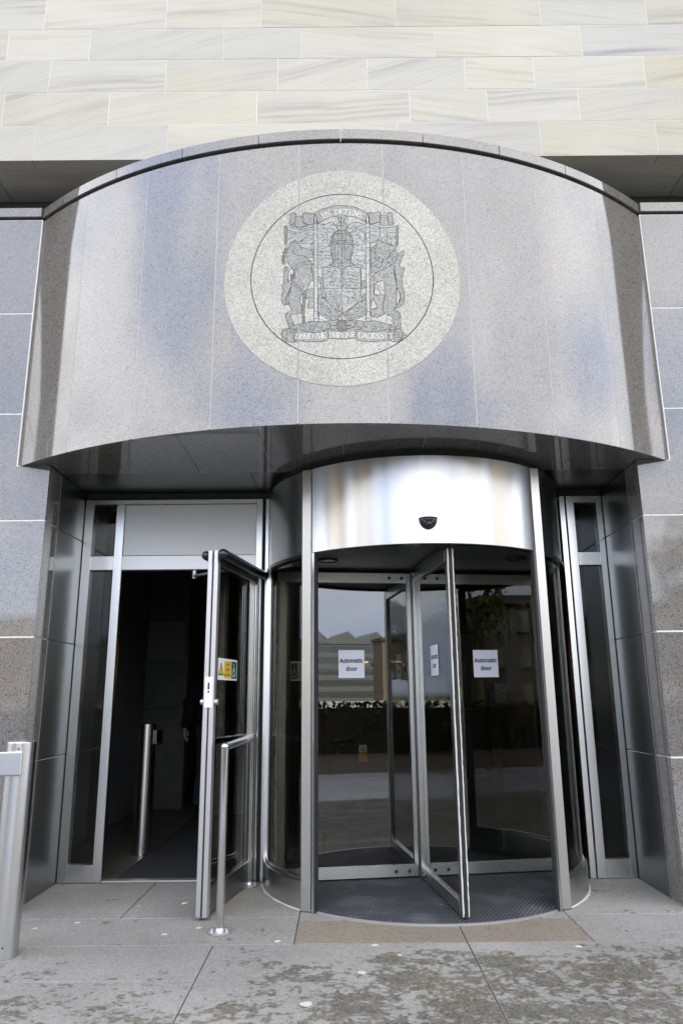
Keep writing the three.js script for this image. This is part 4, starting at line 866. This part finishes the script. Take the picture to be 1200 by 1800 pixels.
  const tr = bones([[[-0.08, 0.93, 0.01], [0.08, 0.93, 0.01], 0.14, 0.14], [[-0.1, 0.88, 0.02], [-0.1, 0.5, 0.06], 0.1, 0.074], [[-0.1, 0.5, 0.06], [-0.1, 0.13, 0.24], 0.07, 0.058], [[0.1, 0.88, 0], [0.1, 0.5, -0.14], 0.1, 0.074], [[0.1, 0.5, -0.14], [0.1, 0.09, -0.16], 0.07, 0.058]], 0.06);
  part('trousers', smoothMesh((x, y, z) => Math.max(tr(x, y, z) + fold(x, y, z) * 0.7, y - 0.98), [0, 0.52, 0.04], 0.54, 84), MS({ color: lin(0.03, 0.04, 0.075), roughness: 0.95 }), g);
  const sh = bones([[[-0.1, 0.1, 0.26], [-0.1, 0.035, 0.12], 0.045, 0.042], [[-0.1, 0.05, 0.16], [-0.1, 0.032, 0.06], 0.045, 0.03], [[0.1, 0.05, -0.13], [0.1, 0.045, -0.27], 0.045, 0.04], [[0.1, 0.045, -0.27], [0.1, 0.036, -0.34], 0.042, 0.033]], 0.04);
  part('shoes', smoothMesh((x, y, z) => Math.max(sh(x, y, z), 0.002 - y), [0, 0.14, -0.03], 0.38, 64), MS({ color: lin(0.03), roughness: 0.5 }), g);
  g.scale.setScalar(1.17); g.position.set(-1.85, 0, -5.0); g.rotation.y = -0.1;
}

// ------------------------------------------------------------------ across the street (mirrored in steel, granite and glass)
function block(name, label, cat, x, z, turn, w, h, d, wall, roofM, { floors = 4, cols = 6, gables = 0, win = M.glassDark, band = false } = {}) {
  const g = thing(name, label, cat);
  part('wall', cb(-w / 2, w / 2, -0.14, h, 0, d, 0), wall, g);
  const fh = h / floors, cw = w / cols;
  if (band) for (let f = 0; f < floors; f++) part('window_band', cb(-w / 2 + 0.6, w / 2 - 0.6, f * fh + fh * 0.28, f * fh + fh * 0.82, -0.05, 0.3, 0), win, g);
  else for (let f = 0; f < floors; f++) for (let c = 0; c < cols; c++) { const q = part('window', cb(-w / 2 + cw * (c + 0.3), -w / 2 + cw * (c + 0.7), f * fh + fh * 0.25, f * fh + fh * 0.8, -0.04, 0.3, 0), win, g); part('sill', cb(-w / 2 + cw * (c + 0.26), -w / 2 + cw * (c + 0.74), f * fh + fh * 0.2, f * fh + fh * 0.245, -0.2, -0.001, 0), wall, q); }
  if (gables) for (let k = 0; k < gables; k++) { const gw = w / gables, s = new THREE.Shape([new THREE.Vector2(0, 0), new THREE.Vector2(gw, 0), new THREE.Vector2(gw / 2, gw * 0.42)]), q = new THREE.ExtrudeGeometry(s, { depth: d, bevelEnabled: false }); q.translate(-w / 2 + k * gw, h + 0.01, -0.3); part('gable_roof', q, roofM, g); }
  else part('cornice', cb(-w / 2 - 0.4, w / 2 + 0.4, h + 0.005, h + 0.7, -0.5, d + 0.4, 0), roofM, g);
  g.position.set(x, 0, z); g.rotation.y = turn; return g;                  // local -z is the front
}
const cream = MS({ color: lin(0.50, 0.43, 0.32), roughness: 0.9 }), tan = MS({ color: lin(0.22, 0.18, 0.13), roughness: 0.9 }), slate = MS({ color: lin(0.09, 0.09, 0.10), roughness: 0.8 }), greyW = MS({ color: lin(0.15, 0.165, 0.175), roughness: 0.6 }), darkB = MS({ color: lin(0.035, 0.033, 0.03), roughness: 0.8 });
block('gabled_hall', 'long grey hall with a row of gables mirrored in the left glass wing', 'building', 52, 190, 0, 84, 15.2, 18, greyW, greyW, { floors: 5, gables: 10, band: true });
block('stone_tower_house', 'brown stone house with a tower mirrored in the door glass', 'building', 52, 140, 0, 6, 12.5, 6, tan, slate, { floors: 4, cols: 2 });
block('brown_terrace', 'low brown stone terrace mirrored in the door glass', 'building', 70, 150, 0.05, 34, 8, 9, tan, slate, { floors: 2, cols: 9 });
block('dark_office', 'dark flat roofed office mirrored behind the trees in the right glass wing', 'building', 31, 46, 0.2, 11, 8.6, 8, darkB, darkB, { floors: 3, cols: 5 });
block('cream_tenement', 'sunlit cream tenement along the street to the left, mirrored in the steel drum', 'building', -52, 26, 0.7, 24, 15, 10, cream, slate, { floors: 5, cols: 8 });
block('cream_tenement', 'sunlit cream tenement farther along the left street, mirrored in the drum', 'building', -44, 44, 0.5, 17, 16, 10, cream, slate, { floors: 5, cols: 6 });
block('cream_tenement', 'sunlit cream tenement to the right, mirrored in the steel drum', 'building', 54, 24, -0.75, 26, 15, 10, cream, slate, { floors: 5, cols: 8 });
block('cream_tenement', 'sunlit cream tenement farther along the right street, mirrored in the drum', 'building', 56, 48, -0.6, 15, 16, 10, cream, slate, { floors: 5, cols: 5 });
block('brown_terrace', 'brown stone terrace to the left beyond the park', 'building', -60, 95, 0.3, 60, 11, 10, tan, slate, { floors: 3, cols: 14 });
// tall dark pylons standing a little in front of the building's ends
for (const s of [-1, 1]) {
  const g = thing('stone_pylon', s < 0 ? 'dark stone pylon before the far left end of the building' : 'dark stone pylon before the far right end of the building', 'pylon');
  part('base', cb(-0.8, 0.8, -0.14, 0.6, -0.45, 0.45, 0.03), darkB, g); part('shaft', cb(-0.6, 0.6, 0.601, 22, -0.33, 0.33, 0.04), darkB, g); part('capstone', cb(-0.7, 0.7, 22.001, 22.5, -0.4, 0.4, 0.05), darkB, g);
  g.position.set(s * 19, 0, 0.8);
}
{
  const m = part('parapet', cb(-90, 90, -0.14, 0.95, 60, 60.5, 0), MS({ color: lin(0.6, 0.6, 0.56), roughness: 0.9 }), scene);
  tag(m, 'long low white parapet across the park, mirrored as a pale line in the glass', 'wall');
}
// trees: trunk, limbs and a crown of many small leaf faces
function leaves(n, rad, h0, h1, size, gap) {
  const g = new GB(), c = [];
  for (let i = 0; i < 26; i++) { const a = rr(0, 6.28), r = rad * Math.sqrt(rnd()) * 0.75, y = mix(h0, h1, rnd()), t = (y - h0) / (h1 - h0); c.push([r * Math.cos(a) * (1.1 - 0.6 * t), y, r * Math.sin(a) * (1.1 - 0.6 * t), rad * rr(0.2, 0.36)]); }
  for (let i = 0; i < n; i++) {
    const [cx, cy, cz, cr] = c[Math.floor(rnd() * c.length)], u = rr(-1, 1), a = rr(0, 6.28), q = cr * Math.cbrt(rnd()), s = Math.sqrt(1 - u * u), p = V(cx + q * s * Math.cos(a), cy + q * u, cz + q * s * Math.sin(a));
    const e = V(rr(-1, 1), rr(-1, 1), rr(-1, 1)).normalize().multiplyScalar(size * rr(0.6, 1.2)), f = V(rr(-1, 1), rr(-1, 1), rr(-1, 1)).normalize().multiplyScalar(size * rr(0.4, 0.9));
    g.quad(p.clone().sub(e), p.clone().add(f), p.clone().add(e), p.clone().sub(f), [0, 0], [1, 0], [1, 1], [0, 1]);
  }
  return g.build();
}
const bark = MS({ color: lin(0.07, 0.055, 0.04), roughness: 1 });
const leafM = [lin(0.055, 0.075, 0.02), lin(0.11, 0.085, 0.022), lin(0.03, 0.045, 0.02)].map((c) => MS({ color: c, roughness: 0.9, side: THREE.DoubleSide }));
function tree(name, label, x, z, h, rad, n, mat, group) {
  const g = thing(name, label, 'tree', group), L = [cyl(h * 0.03, -0.14, h * 0.5, 0, 0, 9, h * 0.016)];
  for (let i = 0; i < 7; i++) { const a = i * 0.9 + rr(0, 0.5), y = h * rr(0.3, 0.5), e = [Math.cos(a) * rad * rr(0.4, 0.7), h * rr(0.6, 0.9), Math.sin(a) * rad * rr(0.4, 0.7)]; L.push(new THREE.TubeGeometry(new THREE.CatmullRomCurve3([V(0, y, 0), V(e[0] * 0.5, mix(y, e[1], 0.6), e[2] * 0.5), V(...e)]), 6, h * 0.008, 5)); }
  part('trunk', mergeGeometries(L.map((q) => (q.index ? q.toNonIndexed() : q))), bark, g); part('crown', leaves(n, rad, h * 0.35, h * 0.95, 0.2), mat, g);
  g.position.set(x, 0, z);
}
tree('park_tree', 'tall thin-leaved tree mirrored in the right glass wing', 20.5, 38, 11.5, 3.6, 1500, leafM[0], 'trees across the street');
tree('park_tree', 'golden autumn tree mirrored in the right glass wing', 20.0, 42, 7, 3.0, 3200, leafM[1], 'trees across the street');
tree('park_tree', 'dark tree mirrored beside the right steel post', 27, 34, 10, 3.4, 4200, leafM[2], 'trees across the street');
tree('park_tree', 'street tree to the left, mirrored as a dark streak in the steel drum', -30, 11, 12, 2.2, 3600, leafM[2], 'trees across the street');
tree('park_tree', 'slim street tree farther left, mirrored in the steel drum', -30, 19, 13, 1.8, 3000, leafM[0], 'trees across the street');
tree('park_tree', 'street tree to the right, mirrored in the steel drum', 33, 9, 12, 2.2, 3600, leafM[2], 'trees across the street');
[[-34, 22, 12, 3.6], [-27, 27, 11, 3.2], [-21, 31, 12.5, 3.6], [-14, 34, 11, 3.4], [-8, 37, 9.5, 3.2], [-1.5, 40, 7.5, 2.8]].forEach(([x, z, h, r], i) => tree('lime_tree', ['leftmost', 'second', 'third', 'fourth', 'fifth', 'smallest'][i] + ' lime tree of the dark row mirrored left of the revolving door', x, z, h, r, 3600, leafM[i % 2 ? 2 : 0], 'row of lime trees'));
{
  const g = thing('hedge', 'clipped dark hedge beyond the paving, mirrored low in the glass', 'hedge'), b = new GB();
  for (let i = 0; i < 9000; i++) { const p = V(rr(-14, 20), rr(0, 1.3), rr(12.4, 13.6)), e = V(rr(-1, 1), rr(-1, 1), rr(-1, 1)).multiplyScalar(0.09), f = V(rr(-1, 1), rr(-1, 1), rr(-1, 1)).multiplyScalar(0.09); b.quad(p.clone().sub(e), p.clone().add(f), p.clone().add(e), p.clone().sub(f), [0, 0], [1, 0], [1, 1], [0, 1]); }
  part('stems', cb(-14, 20, -0.14, 1.15, 12.5, 13.5, 0), MS({ color: lin(0.05, 0.045, 0.03), roughness: 1 }), g); part('foliage', b.build(), leafM[2], g);
  rebase(g, 3, 0, 13);
}

// drawing units to metres
for (const o of scene.children) if (o.isMesh || o.isGroup) { o.position.multiplyScalar(S); o.scale.multiplyScalar(S); }
renderer.render(scene, camera);
